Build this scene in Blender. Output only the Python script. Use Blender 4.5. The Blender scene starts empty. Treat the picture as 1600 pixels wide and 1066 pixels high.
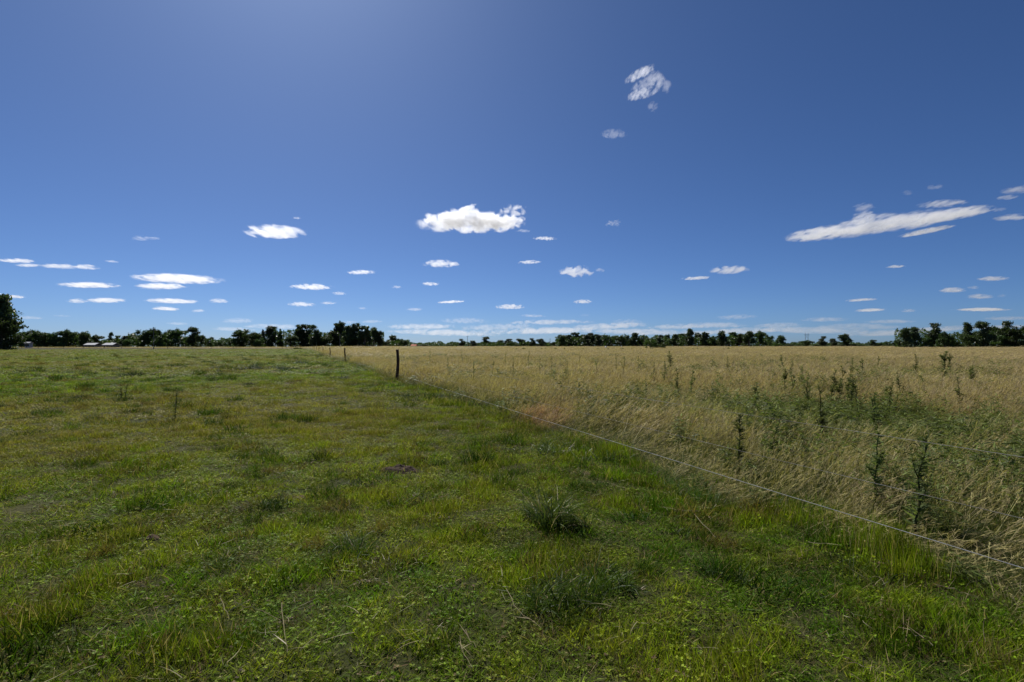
import bpy, math, random
import numpy as np
from mathutils import Vector

R = math.radians
S = bpy.context.scene
C = S.collection
random.seed(7)
rng = np.random.default_rng(11)

# ------------------------------------------------------------------ camera, sky, sun, exposure
CAM_H, FPX, HY = 1.70, 800.0, 542.0          # eye height, focal length in photo pixels, horizon row
cam_data = bpy.data.cameras.new('camera'); cam = bpy.data.objects.new('camera', cam_data); C.objects.link(cam)
cam_data.sensor_width = 36.0; cam_data.lens = 36.0*FPX/1600.0
cam_data.shift_y = (HY-533.0)/1600.0
cam_data.clip_start = 0.05; cam_data.clip_end = 300000.0
cam.location = (0, 0, CAM_H); cam.rotation_euler = (R(90), 0, 0)
S.camera = cam

SUN_EL, SUN_AZ = 47.0, -25.0                  # azimuth measured from the viewing direction, left is negative
world = bpy.data.worlds.new('World'); S.world = world; world.use_nodes = True
wn = world.node_tree.nodes; wl = world.node_tree.links
bg = wn['Background']
sky = wn.new('ShaderNodeTexSky'); sky.sky_type = 'NISHITA'; sky.sun_disc = False
sky.sun_elevation = R(SUN_EL); sky.sun_rotation = R(SUN_AZ)
sky.altitude = 0.0; sky.air_density = 0.6; sky.dust_density = 0.5; sky.ozone_density = 10.0
wb = wn.new('ShaderNodeMix'); wb.data_type = 'RGBA'; wb.blend_type = 'MULTIPLY'; wb.inputs[0].default_value = 1.0
wb.inputs[7].default_value = (0.80, 0.90, 1.0, 1)   # the camera's white balance, the same over the whole sky
wl.new(sky.outputs[0], wb.inputs[6]); wl.new(wb.outputs[2], bg.inputs['Color']); bg.inputs['Strength'].default_value = 0.067

sun_data = bpy.data.lights.new('sun', 'SUN'); sun = bpy.data.objects.new('sun', sun_data); C.objects.link(sun)
sun_data.energy = 5.0; sun_data.angle = R(0.53); sun_data.color = (1.0, 0.965, 0.91)
sd = Vector((math.sin(R(SUN_AZ))*math.cos(R(SUN_EL)), math.cos(R(SUN_AZ))*math.cos(R(SUN_EL)), math.sin(R(SUN_EL))))
sun.rotation_euler = sd.to_track_quat('Z', 'Y').to_euler(); sun.location = sd*100

vs = S.view_settings
vs.view_transform = 'Standard'; vs.look = 'None'; vs.exposure = 0.25; vs.gamma = 1.0; vs.use_curve_mapping = False
S.cycles.volume_bounces = 9; S.cycles.max_bounces = 9; S.cycles.diffuse_bounces = 2; S.cycles.transmission_bounces = 3; S.cycles.glossy_bounces = 1
S.cycles.transparent_max_bounces = 8; S.cycles.volume_max_steps = 160
S.cycles.sample_clamp_indirect = 4.0; S.cycles.use_denoising = True; S.cycles.use_adaptive_sampling = False

# ------------------------------------------------------------------ helpers
def tag(o, label=None, cat=None, group=None, kind=None):
    if label: o['label'] = label
    if cat: o['category'] = cat
    if group: o['group'] = group
    if kind: o['kind'] = kind
    return o

def empty(name, loc, rz=0.0):
    o = bpy.data.objects.new(name, None); C.objects.link(o)
    o.location = loc; o.rotation_euler = (0, 0, rz); o.empty_display_size = 0.2
    return o

def hsh(i, j, s):
    with np.errstate(over='ignore'):
        n = (i.astype(np.int64)*374761393 + j.astype(np.int64)*668265263 + np.int64(s)*974634721) & 0x7fffffff
        n = ((n ^ (n >> 13))*1274126177) & 0x7fffffff
        n = (n ^ (n >> 16)) & 0xffff
    return n/65535.0

def vn(x, y, s=0):
    x = np.asarray(x, float); y = np.asarray(y, float)
    i = np.floor(x); j = np.floor(y); u = x-i; v = y-j
    u = u*u*(3-2*u); v = v*v*(3-2*v)
    a = hsh(i, j, s); b = hsh(i+1, j, s); c = hsh(i, j+1, s); d = hsh(i+1, j+1, s)
    return (a*(1-u)+b*u)*(1-v)+(c*(1-u)+d*u)*v

def fbm(x, y, s=0, o=4):
    t = 0.0; a = 0.5; n = 0.0
    for k in range(o):
        t = t+a*vn(np.asarray(x)*2**k+k*17.3, np.asarray(y)*2**k-k*9.1, s+k); n += a; a *= 0.5
    return t/n

def sst(a, b, x):
    t = np.clip((np.asarray(x, float)-a)/(b-a), 0, 1); return t*t*(3-2*t)

FC, FS = 4.54, -0.40625                        # the fence runs along x = FC + FS*y
def side(x, y):                                # > 0 on the tall dry grass side, metres from the fence
    return (np.asarray(x)-FC-FS*np.asarray(y))/math.sqrt(1+FS*FS)

def terrain(x, y):
    x = np.asarray(x, float); y = np.asarray(y, float); r = np.hypot(x, y)
    h = 1.0*sst(110, 460, r)
    near = 1-sst(25, 90, r)
    h = h + near*(0.10*(fbm(x/3.2, y/3.2, 5, 3)-0.5)+0.045*(vn(x/0.55, y/0.55, 9)-0.5))
    h = h + 0.22*(fbm(x/22, y/22, 3, 2)-0.5)*sst(6, 30, r)*(1-0.6*sst(120, 300, r))
    return h
H0 = float(terrain(0, 0))
def tz(x, y): return float(terrain(x, y))

def gp(px, py):                                # ground point seen at a photo pixel
    z = 0.0
    for _ in range(12):
        d = FPX*(CAM_H-z)/max(py-HY, 0.6); x = (px-800)/FPX*d
        z = 0.4*z+0.6*tz(x, d)
    return Vector((x, d, tz(x, d)))
def gd(px, d):                                 # ground point in the direction of column px at forward distance d
    x = (px-800)/FPX*d
    return Vector((x, d, tz(x, d)))

class MB:
    """collects geometry, then becomes ONE mesh object"""
    def __init__(s): s.v = []; s.f = []; s.a = {}
    def add(s, v, f, **attr):
        o = len(s.v); s.v.extend([tuple(p) for p in v]); s.f.extend([tuple(i+o for i in q) for q in f])
        for k, val in attr.items():
            l = s.a.setdefault(k, [0.0]*o); l.extend([0.0]*(o-len(l)))
            l.extend(list(val) if hasattr(val, '__len__') else [val]*len(v))
    def box(s, x0, x1, y0, y1, z0, z1):
        v = [(x, y, z) for z in (z0, z1) for y in (y0, y1) for x in (x0, x1)]
        s.add(v, [(0, 2, 3, 1), (4, 5, 7, 6), (0, 1, 5, 4), (2, 6, 7, 3), (0, 4, 6, 2), (1, 3, 7, 5)])
    def tube(s, pts, rad, n=6, cap=True, jit=0.0):
        pts = [Vector(p) for p in pts]; V = []; F = []
        for i, p in enumerate(pts):
            t = (pts[min(i+1, len(pts)-1)]-pts[max(i-1, 0)]).normalized()
            a = t.cross(Vector((0.31, 0.95, 0.05)) if abs(t.y) < 0.9 else Vector((1, 0, 0))).normalized(); b = t.cross(a)
            r = rad[i] if hasattr(rad, '__len__') else rad
            for k in range(n):
                q = 2*math.pi*k/n; rr = r*(1+jit*(random.random()-0.5))
                V.append(p+a*math.cos(q)*rr+b*math.sin(q)*rr)
        for i in range(len(pts)-1):
            for k in range(n):
                F.append((i*n+k, i*n+(k+1) % n, (i+1)*n+(k+1) % n, (i+1)*n+k))
        if cap: F.append(tuple(range(n-1, -1, -1))); F.append(tuple(range((len(pts)-1)*n, len(pts)*n)))
        s.add(V, F)
    def blade(s, base, dirv, bend, L, w, seg=3, k=0.0, r=None, face=None, droop=0.0):
        """a tapering leaf: grows along dirv, curves toward bend"""
        d = Vector(dirv).normalized(); b = Vector(bend)
        sd_ = face if face else Vector((random.uniform(-1, 1), random.uniform(-1, 1), 0))
        sd_ = Vector(sd_); sd_ = sd_-d*sd_.dot(d)
        if sd_.length < 1e-4: sd_ = d.orthogonal()
        sd_.normalize()
        p = Vector(base); V = []; F = []; K = []
        if r is None: r = random.random()
        for i in range(seg+1):
            t = i/seg
            ww = w*(1-t)**0.7*(0.7+0.6*min(t*3, 1)*(1-t)) if i < seg else 0
            if i < seg: V += [p-sd_*ww*0.5, p+sd_*ww*0.5]
            else: V += [p]
            K += [k]*(2 if i < seg else 1)
            d = (d+b*(1.0/seg)+Vector((0, 0, -droop*t))).normalized(); p = p+d*(L/seg)
        for i in range(seg-1): F.append((2*i, 2*i+1, 2*i+3, 2*i+2))
        F.append((2*seg-2, 2*seg-1, 2*seg))
        s.add(V, F, k=K, r=r)
    def mesh(s, name, mats, smooth=False):
        me = bpy.data.meshes.new(name); me.from_pydata(s.v, [], s.f)
        for k, l in s.a.items():
            l = l+[0.0]*(len(s.v)-len(l))
            at = me.attributes.new(k, 'FLOAT', 'POINT'); at.data.foreach_set('value', np.array(l, np.float32))
        for m in (mats if isinstance(mats, (list, tuple)) else [mats]): me.materials.append(m)
        if smooth: me.polygons.foreach_set('use_smooth', [True]*len(me.polygons))
        me.update(); return me
    def build(s, name, mats, parent=None, loc=None, smooth=False):
        o = bpy.data.objects.new(name, s.mesh(name, mats, smooth)); C.objects.link(o)
        if parent: o.parent = parent
        if loc is not None: o.location = loc
        return o

# ------------------------------------------------------------------ materials
def nmat(name):
    m = bpy.data.materials.new(name); m.use_nodes = True
    nt = m.node_tree; nt.nodes.clear()
    out = nt.nodes.new('ShaderNodeOutputMaterial')
    return m, nt.nodes, nt.links, out

def leafy(n, l, out, col, rough=0.5, trans=0.3, spec=0.3, tcol=(1.15, 1.2, 0.55)):
    p = n.new('ShaderNodeBsdfPrincipled'); p.inputs['Roughness'].default_value = rough
    p.inputs['Specular IOR Level'].default_value = spec
    l.new(col, p.inputs['Base Color'])
    t = n.new('ShaderNodeBsdfTranslucent')
    mm = n.new('ShaderNodeMix'); mm.data_type = 'RGBA'; mm.blend_type = 'MULTIPLY'; mm.inputs['Factor'].default_value = 1
    l.new(col, mm.inputs[6]); mm.inputs[7].default_value = (*tcol, 1); l.new(mm.outputs[2], t.inputs['Color'])
    ms = n.new('ShaderNodeMixShader'); ms.inputs[0].default_value = trans
    l.new(p.outputs[0], ms.inputs[1]); l.new(t.outputs[0], ms.inputs[2]); l.new(ms.outputs[0], out.inputs['Surface'])
    return p

def attr(n, name, typ='GEOMETRY'):
    a = n.new('ShaderNodeAttribute'); a.attribute_name = name; a.attribute_type = typ; return a

def math_(n, l, op, a, b=None, c=None, clamp=False):
    m = n.new('ShaderNodeMath'); m.operation = op; m.use_clamp = clamp
    for i, v in enumerate((a, b, c)):
        if v is None: continue
        if isinstance(v, (int, float)): m.inputs[i].default_value = v
        else: l.new(v, m.inputs[i])
    return m.outputs[0]

def mix(n, l, f, a, b, mode='MIX'):
    m = n.new('ShaderNodeMix'); m.data_type = 'RGBA'; m.blend_type = mode
    for i, v in ((0, f), (6, a), (7, b)):
        if isinstance(v, (int, float)): m.inputs[i].default_value = v
        elif isinstance(v, tuple): m.inputs[i].default_value = (*v, 1) if len(v) == 3 else v
        else: l.new(v, m.inputs[i])
    return m.outputs[2]

def noise(n, l, vec, scale, detail=3, rough=0.5, dist=0.0):
    t = n.new('ShaderNodeTexNoise'); t.inputs['Scale'].default_value = scale; t.inputs['Detail'].default_value = detail
    t.inputs['Roughness'].default_value = rough; t.inputs['Distortion'].default_value = dist
    if vec is not None: l.new(vec, t.inputs['Vector'])
    return t.outputs['Fac']

def maprange(n, l, v, a, b, c=0.0, d=1.0):
    m = n.new('ShaderNodeMapRange'); m.interpolation_type = 'SMOOTHSTEP'
    for i, q in enumerate((a, b, c, d)): m.inputs[1+i].default_value = q
    l.new(v, m.inputs[0]); return m.outputs[0]

def grass_material(name, rough, trans, spec):
    """leaf colour and seed-head colour come with each clump; every blade differs a little"""
    m, n, l, out = nmat(name)
    a = attr(n, 'tint', 'INSTANCER'); b = attr(n, 'tip', 'INSTANCER'); k = attr(n, 'k'); r = attr(n, 'r')
    col = mix(n, l, k.outputs['Fac'], a.outputs['Color'], b.outputs['Color'])
    v = math_(n, l, 'MULTIPLY_ADD', r.outputs['Fac'], 1.15, 0.42)
    hs = n.new('ShaderNodeHueSaturation'); l.new(col, hs.inputs['Color']); l.new(v, hs.inputs['Value'])
    hu = math_(n, l, 'MULTIPLY_ADD', math_(n, l, 'FRACT', math_(n, l, 'MULTIPLY', r.outputs['Fac'], 13.7)), 0.03, 0.485)
    l.new(hu, hs.inputs['Hue'])
    dry = math_(n, l, 'GREATER_THAN', math_(n, l, 'FRACT', math_(n, l, 'MULTIPLY', r.outputs['Fac'], 7.31)), 0.9)
    col = mix(n, l, math_(n, l, 'MULTIPLY', dry, 0.7), hs.outputs[0], b.outputs['Color'])
    leafy(n, l, out, col, rough, trans, spec)
    return m

def plant_material(name, c1, c2, rough=0.5, trans=0.25, spec=0.3, scale=6.0):
    m, n, l, out = nmat(name)
    r = attr(n, 'r'); oi = n.new('ShaderNodeObjectInfo')
    tc = n.new('ShaderNodeTexCoord')
    f = math_(n, l, 'MULTIPLY_ADD', noise(n, l, tc.outputs['Object'], scale, 2), 0.6, math_(n, l, 'MULTIPLY_ADD', r.outputs['Fac'], 0.6, -0.15), True)
    col = mix(n, l, f, c1, c2)
    hs = n.new('ShaderNodeHueSaturation'); l.new(col, hs.inputs['Color'])
    l.new(math_(n, l, 'MULTIPLY_ADD', oi.outputs['Random'], 0.5, 0.75), hs.inputs['Value'])
    l.new(math_(n, l, 'MULTIPLY_ADD', oi.outputs['Random'], 0.04, 0.48), hs.inputs['Hue'])
    leafy(n, l, out, hs.outputs[0], rough, trans, spec)
    return m

def solid(name, c1, c2, scale=8.0, rough=0.8, spec=0.3, stretch=(1, 1, 1), bump=0.3, metal=0.0):
    m, n, l, out = nmat(name)
    tc = n.new('ShaderNodeTexCoord'); mp = n.new('ShaderNodeMapping'); mp.inputs['Scale'].default_value = stretch
    l.new(tc.outputs['Object'], mp.inputs['Vector'])
    f = noise(n, l, mp.outputs[0], scale, 5, 0.6)
    p = n.new('ShaderNodeBsdfPrincipled'); p.inputs['Roughness'].default_value = rough
    p.inputs['Specular IOR Level'].default_value = spec; p.inputs['Metallic'].default_value = metal
    l.new(mix(n, l, maprange(n, l, f, 0.3, 0.7), c1, c2), p.inputs['Base Color'])
    b = n.new('ShaderNodeBump'); b.inputs['Strength'].default_value = bump; b.inputs['Distance'].default_value = 0.02
    l.new(f, b.inputs['Height']); l.new(b.outputs[0], p.inputs['Normal'])
    l.new(p.outputs[0], out.inputs['Surface'])
    return m

M = {}
M['turf'] = grass_material('turf_blades', 0.55, 0.34, 0.06)
M['dry'] = grass_material('dry_grass_blades', 0.55, 0.36, 0.12)
M['tree_a'] = plant_material('eucalyptus_leaves', (0.034, 0.056, 0.022), (0.085, 0.112, 0.044), 0.45, 0.28, 0.3, 0.5)
M['tree_b'] = plant_material('broadleaf_leaves', (0.032, 0.062, 0.018), (0.082, 0.125, 0.036), 0.5, 0.3, 0.25, 0.5)
M['tree_c'] = plant_material('conifer_leaves', (0.014, 0.026, 0.013), (0.032, 0.05, 0.022), 0.55, 0.1, 0.2, 0.5)
M['tree_bright'] = plant_material('bright_bush_leaves', (0.05, 0.085, 0.012), (0.10, 0.15, 0.03), 0.5, 0.3, 0.25, 0.7)
M['bark'] = solid('bark', (0.05, 0.042, 0.034), (0.13, 0.11, 0.09), 3.0, 0.9, 0.2, (1, 1, 0.3))
M['post'] = solid('weathered_post_wood', (0.030, 0.016, 0.012), (0.085, 0.052, 0.040), 22, 0.85, 0.2, (1, 1, 0.12), 0.8)
M['wire'] = solid('galvanised_wire', (0.30, 0.30, 0.29), (0.52, 0.51, 0.49), 3, 0.5, 0.4, (1, 1, 1), 0.0, 0.25)
M['wire_dull'] = solid('rusted_wire', (0.16, 0.13, 0.11), (0.38, 0.36, 0.33), 1.5, 0.6, 0.3, (1, 1, 1), 0.0, 0.2)
M['pole'] = solid('grey_pole', (0.10, 0.09, 0.08), (0.19, 0.18, 0.16), 4, 0.85, 0.2, (1, 1, 0.2))
M['thistle'] = plant_material('thistle_leaves', (0.085, 0.105, 0.040), (0.165, 0.19, 0.075), 0.6, 0.45, 0.12, 20)
M['thistle_grey'] = plant_material('grey_thistle_leaves', (0.055, 0.085, 0.045), (0.13, 0.165, 0.10), 0.5, 0.2, 0.35, 20)
M['sedge'] = plant_material('sedge_leaves', (0.045, 0.080, 0.014), (0.13, 0.165, 0.045), 0.42, 0.25, 0.22, 9)
M['weed'] = plant_material('weed_leaves', (0.032, 0.068, 0.010), (0.082, 0.125, 0.020), 0.5, 0.35, 0.18, 9)
M['dark_weed'] = plant_material('dark_weed_leaves', (0.016, 0.036, 0.007), (0.045, 0.075, 0.013), 0.55, 0.22, 0.12, 9)
M['brown_tuft'] = plant_material('brown_tuft_leaves', (0.085, 0.085, 0.025), (0.21, 0.17, 0.07), 0.5, 0.3, 0.25, 9)
M['straw'] = plant_material('straw', (0.22, 0.175, 0.09), (0.40, 0.33, 0.20), 0.5, 0.15, 0.2, 9)
M['soil'] = solid('soil_and_hollow_shade', (0.028, 0.019, 0.014), (0.085, 0.058, 0.042), 14, 0.95, 0.1, (1, 1, 1), 1.0)  # earth of the clods; its dark tone also paints the shadowed tussock hollow
M['redsoil'] = solid('red_soil', (0.06, 0.038, 0.026), (0.13, 0.085, 0.058), 14, 0.95, 0.1, (1, 1, 1), 1.0)
M['white_roof'] = solid('white_metal_roof', (0.38, 0.38, 0.38), (0.52, 0.52, 0.51), 0.6, 0.45, 0.4, (1, 1, 1), 0.05)
M['shed_wall'] = solid('shed_wall', (0.10, 0.09, 0.08), (0.20, 0.18, 0.16), 1.0, 0.9)
M['pale_wall'] = solid('pale_render', (0.30, 0.31, 0.33), (0.42, 0.42, 0.43), 1.0, 0.9)
M['dark_open'] = solid('dark_opening', (0.015, 0.015, 0.016), (0.03, 0.03, 0.03), 1.0, 0.6)
M['orange_roof'] = solid('orange_tile_roof', (0.42, 0.10, 0.04), (0.55, 0.16, 0.07), 1.5, 0.8)
M['white_paint'] = solid('white_paint', (0.72, 0.72, 0.70), (0.82, 0.82, 0.80), 2.0, 0.5, 0.4, (1, 1, 1), 0.05)
M['dirt_road'] = solid('pale_dirt', (0.34, 0.29, 0.22), (0.50, 0.44, 0.35), 0.6, 0.95, 0.1)

# ------------------------------------------------------------------ ground
def ground_material():
    m, n, l, out = nmat('field_ground')
    g = n.new('ShaderNodeNewGeometry'); pos = g.outputs['Position']
    sp = n.new('ShaderNodeSeparateXYZ'); l.new(pos, sp.inputs[0])
    sd_ = math_(n, l, 'SUBTRACT', math_(n, l, 'MULTIPLY_ADD', sp.outputs[1], -FS, sp.outputs[0]), FC)
    wob = math_(n, l, 'MULTIPLY_ADD', noise(n, l, pos, 0.35, 3), 2.4, -1.2)
    tall = maprange(n, l, math_(n, l, 'ADD', sd_, wob), -0.4, 0.9)
    far = maprange(n, l, sp.outputs[1], 285, 300)
    tall = math_(n, l, 'MAXIMUM', tall, far)
    n1 = noise(n, l, pos, 0.12, 5, 0.6); n2 = noise(n, l, pos, 1.6, 5, 0.65); n3 = noise(n, l, pos, 14, 4, 0.7)
    green = mix(n, l, maprange(n, l, n2, 0.3, 0.7), (0.026, 0.032, 0.008), (0.048, 0.052, 0.014))
    green = mix(n, l, maprange(n, l, n1, 0.40, 0.66), green, (0.070, 0.060, 0.022))
    green = mix(n, l, maprange(n, l, n3, 0.55, 0.8), green, (0.060, 0.045, 0.022))
    tan = mix(n, l, maprange(n, l, n1, 0.35, 0.65), (0.235, 0.175, 0.078), (0.165, 0.140, 0.060))
    tan = mix(n, l, maprange(n, l, n2, 0.45, 0.75), tan, (0.110, 0.098, 0.040))
    col = mix(n, l, tall, green, tan)
    p = n.new('ShaderNodeBsdfPrincipled'); p.inputs['Roughness'].default_value = 0.95; p.inputs['Specular IOR Level'].default_value = 0.1
    l.new(col, p.inputs['Base Color'])
    b = n.new('ShaderNodeBump'); b.inputs['Strength'].default_value = 0.9; b.inputs['Distance'].default_value = 0.05
    l.new(math_(n, l, 'ADD', n3, n2), b.inputs['Height']); l.new(b.outputs[0], p.inputs['Normal'])
    l.new(p.outputs[0], out.inputs['Surface'])
    return m

def make_ground():
    rr = np.concatenate([np.linspace(0.25, 12, 48), np.geomspace(12.4, 60, 70)[0:], np.geomspace(63, 600, 60), np.geomspace(700, 90000, 26)])
    na = 360; an = np.linspace(0, 2*np.pi, na, endpoint=False)
    X = (rr[:, None]*np.sin(an)[None]).ravel(); Y = (rr[:, None]*np.cos(an)[None]).ravel()
    Z = terrain(X, Y)
    V = np.concatenate([[[0, 0, H0]], np.stack([X, Y, Z], 1)])
    F = [(0, 1+(k+1) % na, 1+k) for k in range(na)]
    for i in range(len(rr)-1):
        a = 1+i*na
        F += [(a+k, a+(k+1) % na, a+na+(k+1) % na, a+na+k) for k in range(na)]
    me = bpy.data.meshes.new('ground'); me.from_pydata(V.tolist(), [], F); me.materials.append(ground_material())
    me.polygons.foreach_set('use_smooth', [True]*len(me.polygons)); me.update()
    o = bpy.data.objects.new('ground', me); C.objects.link(o)
    tag(o, 'flat pasture ground, green left of the fence and dry tan right of it', 'ground', kind='structure')
make_ground()

# the pale dirt track across the far end of the pasture
def make_track():
    V = []; F = []
    xs = np.linspace(-330, 40, 75)
    for i, x in enumerate(xs):
        y = 292+0.02*x+2.5*(vn(x/40, 0.0, 4)-0.5)
        for w in (-3.2, 3.2): V.append((x, y+w, tz(x, y+w)+0.30))
        if i: a = 2*i; F.append((a-2, a, a+1, a-1))
    m = MB(); m.add(V, F); o = m.build('dirt_track', M['dirt_road'])
    tag(o, 'pale dirt track crossing the far end of the pasture', 'track', kind='structure')
make_track()

# ------------------------------------------------------------------ clouds (volumes at their own height above the plain)
def cloud_material():
    m, n, l, out = nmat('cloud_vapour')
    tc = n.new('ShaderNodeTexCoord'); oi = n.new('ShaderNodeObjectInfo')
    sc = n.new('ShaderNodeSeparateColor'); l.new(oi.outputs['Color'], sc.inputs[0])
    dens, freq, wisp = sc.outputs[0], sc.outputs[1], sc.outputs[2]
    g = n.new('ShaderNodeNewGeometry')
    vs_ = n.new('ShaderNodeVectorMath'); vs_.operation = 'MULTIPLY'; vs_.inputs[1].default_value = (1.0, 0.3, 1.5); l.new(g.outputs['Position'], vs_.inputs[0])
    vm = n.new('ShaderNodeVectorMath'); vm.operation = 'SCALE'; l.new(vs_.outputs[0], vm.inputs[0]); l.new(freq, vm.inputs['Scale'])
    t1 = n.new('ShaderNodeTexNoise'); t1.inputs['Scale'].default_value = 1.0; t1.inputs['Detail'].default_value = 5; t1.inputs['Roughness'].default_value = 0.62
    t1.inputs['Distortion'].default_value = 0.4
    l.new(vm.outputs[0], t1.inputs['Vector'])
    sx = n.new('ShaderNodeSeparateXYZ'); l.new(tc.outputs['Object'], sx.inputs[0])
    zz = math_(n, l, 'MULTIPLY', sx.outputs[2], math_(n, l, 'MULTIPLY_ADD', math_(n, l, 'LESS_THAN', sx.outputs[2], 0.0), 0.5, 1.0))
    r2 = math_(n, l, 'ADD', math_(n, l, 'ADD', math_(n, l, 'MULTIPLY', sx.outputs[0], sx.outputs[0]), math_(n, l, 'MULTIPLY', sx.outputs[1], sx.outputs[1])), math_(n, l, 'MULTIPLY', zz, zz))
    edge = maprange(n, l, r2, 0.55, 0.98, 1.0, 0.0)
    f = math_(n, l, 'MULTIPLY_ADD', r2, -0.85, 0.56)
    f = math_(n, l, 'ADD', f, math_(n, l, 'MULTIPLY', math_(n, l, 'SUBTRACT', t1.outputs['Fac'], 0.5), wisp))
    d = maprange(n, l, f, 0.02, 0.42)
    d = math_(n, l, 'MULTIPLY', math_(n, l, 'MULTIPLY', d, edge), dens)
    v = n.new('ShaderNodeVolumePrincipled')
    v.inputs['Color'].default_value = (0.90, 0.91, 0.93, 1); v.inputs['Anisotropy'].default_value = 0.55
    l.new(d, v.inputs['Density']); l.new(v.outputs[0], out.inputs['Volume'])
    m.cycles.volume_step_rate = 0.35
    return m
M['cloud'] = cloud_material()
def ico_mesh():
    import bmesh
    bm = bmesh.new(); bmesh.ops.create_icosphere(bm, subdivisions=3, radius=1.0)
    me = bpy.data.meshes.new('cloud'); bm.to_mesh(me); bm.free(); me.materials.append(M['cloud']); return me
CLOUD = ico_mesh()
ALT = 1400.0
def puff(name, cx, cy, w, h, parent=None, dens=1.0, wisp=1.9, tilt=0.0, fr=1.0, rel=None):
    e = max(HY-cy, 8.0)/FPX; d = ALT/e
    if rel: d = rel
    W = w*(1.24 if parent is None else 1.34)*d/FPX; Hh = h*(1.6 if parent is None else 1.4)*d/FPX
    D = min(0.7*W, 0.75*Hh/e) if e > 0.02 else 0.7*W
    D = max(D, 0.35*W*min(1, 4*Hh/W))
    T = max(0.45*Hh, Hh-D*e)
    o = bpy.data.objects.new(name, CLOUD); C.objects.link(o)
    p = Vector(((cx-800)/FPX*d, d, CAM_H+(HY-cy)/FPX*d))
    o.scale = (W/2, D/2, T/2)
    if parent is not None:
        o.parent = parent; o.location = p-parent.location
    else: o.location = p
    o.rotation_euler = (0, R(-tilt), 0)
    o.color = (dens*(0.8 if parent is None else 2.0)/max(T, 30), fr*(3.2 if parent is None else 2.6)/max(Hh, 0.2*W), wisp*2.0, 1)
    return o

ORD = ['first', 'second', 'third', 'fourth', 'fifth', 'sixth', 'seventh', 'eighth', 'ninth', 'tenth', 'eleventh', 'twelfth', 'thirteenth',
       'fourteenth', 'fifteenth', 'sixteenth', 'seventeenth', 'eighteenth', 'nineteenth', 'twentieth', 'twenty-first', 'twenty-second',
       'twenty-third', 'twenty-fourth', 'twenty-fifth', 'twenty-sixth', 'twenty-seventh', 'twenty-eighth', 'twenty-ninth', 'thirtieth',
       'thirty-first', 'thirty-second', 'thirty-third', 'thirty-fourth', 'thirty-fifth', 'thirty-sixth', 'thirty-seventh', 'thirty-eighth']

def big_cloud(name, label, puffs, cx, cy, **kw):
    d = ALT/((HY-cy)/FPX)
    e = empty(name, ((cx-800)/FPX*d, d, CAM_H+ALT))
    tag(e, label, 'cloud')
    for (x, y, w, h, t, dn, ws, fr) in puffs:
        puff('puff', x, y, w, h, e, dn, ws, t, fr, rel=d*random.uniform(0.985, 1.015))
big_cloud('cloud', 'largest bright white cumulus cloud in the middle of the sky', [
    (738, 350, 132, 44, 0, 1.1, 1.7, 1.3), (702, 347, 84, 44, 6, 0.9, 1.9, 1.4), (748, 344, 80, 38, -6, 0.8, 1.9, 1.4), (787, 348, 60, 28, 8, 0.9, 1.9, 1.4),
    (728, 330, 34, 18, 25, 0.7, 2.2, 1.2), (672, 345, 20, 12, 0, 0.6, 2.4, 1.0)], 740, 347)
big_cloud('cloud', 'long grey-white cloud slanting up to the right edge of the sky', [
    (1278, 367, 80, 30, 5, 0.7, 3.2, 2.2), (1325, 361, 80, 38, 7, 0.65, 3.3, 2.1), (1372, 353, 84, 42, 8, 0.65, 3.3, 2.1), (1425, 347, 90, 40, 8, 0.65, 3.3, 2.1), (1486, 337, 96, 32, 7, 0.6, 3.2, 2.2),
    (1347, 341, 34, 22, 10, 0.5, 3.0, 1.6), (1447, 362, 66, 16, 10, 0.35, 3.2, 1.8)], 1385, 350)
big_cloud('cloud', 'highest cloud, a torn wisp curling like a hook right of centre', [
    (1000, 116, 46, 20, 25, 0.22, 3.4, 2.0), (1022, 122, 44, 26, -35, 0.18, 3.4, 2.2), (1036, 134, 22, 28, -55, 0.2, 3.2, 1.6), (1008, 132, 40, 26, 20, 0.14, 3.6, 2.2), (1003, 147, 46, 20, 12, 0.22, 3.4, 2.0), (1021, 168, 16, 20, 60, 0.15, 3.4, 1.4)], 1012, 135)
NAMED = [
    (960, 210, 38, 18, 0.22, 3.3, 'small torn wisp below the high hook-shaped wisp'),
    (803, 330, 46, 21, 1.0, 2.1, 'small bright cloud touching the right shoulder of the largest cloud'),
    (427, 364, 88, 26, 1.6, 1.6, 'bright white oval cloud standing alone left of the largest cloud'),
    (900, 426, 52, 20, 1.4, 1.7, 'compact white oval cloud below and right of the largest cloud'),
    (689, 413, 54, 14, 1.0, 2.1, 'ragged flat white cloud directly below the largest cloud'),
    (1140, 423, 56, 15, 0.9, 2.1, 'ragged white cloud between the compact oval and the long slanting cloud'),
    (280, 437, 116, 19, 1.4, 1.8, 'widest white cloud of the cluster low on the left'),
]
for (x, y, w, h, dn, ws, lab) in NAMED:
    tag(puff('cloud', x, y, w, h, None, dn, ws), lab, 'cloud', 'scattered fair weather clouds')
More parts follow.
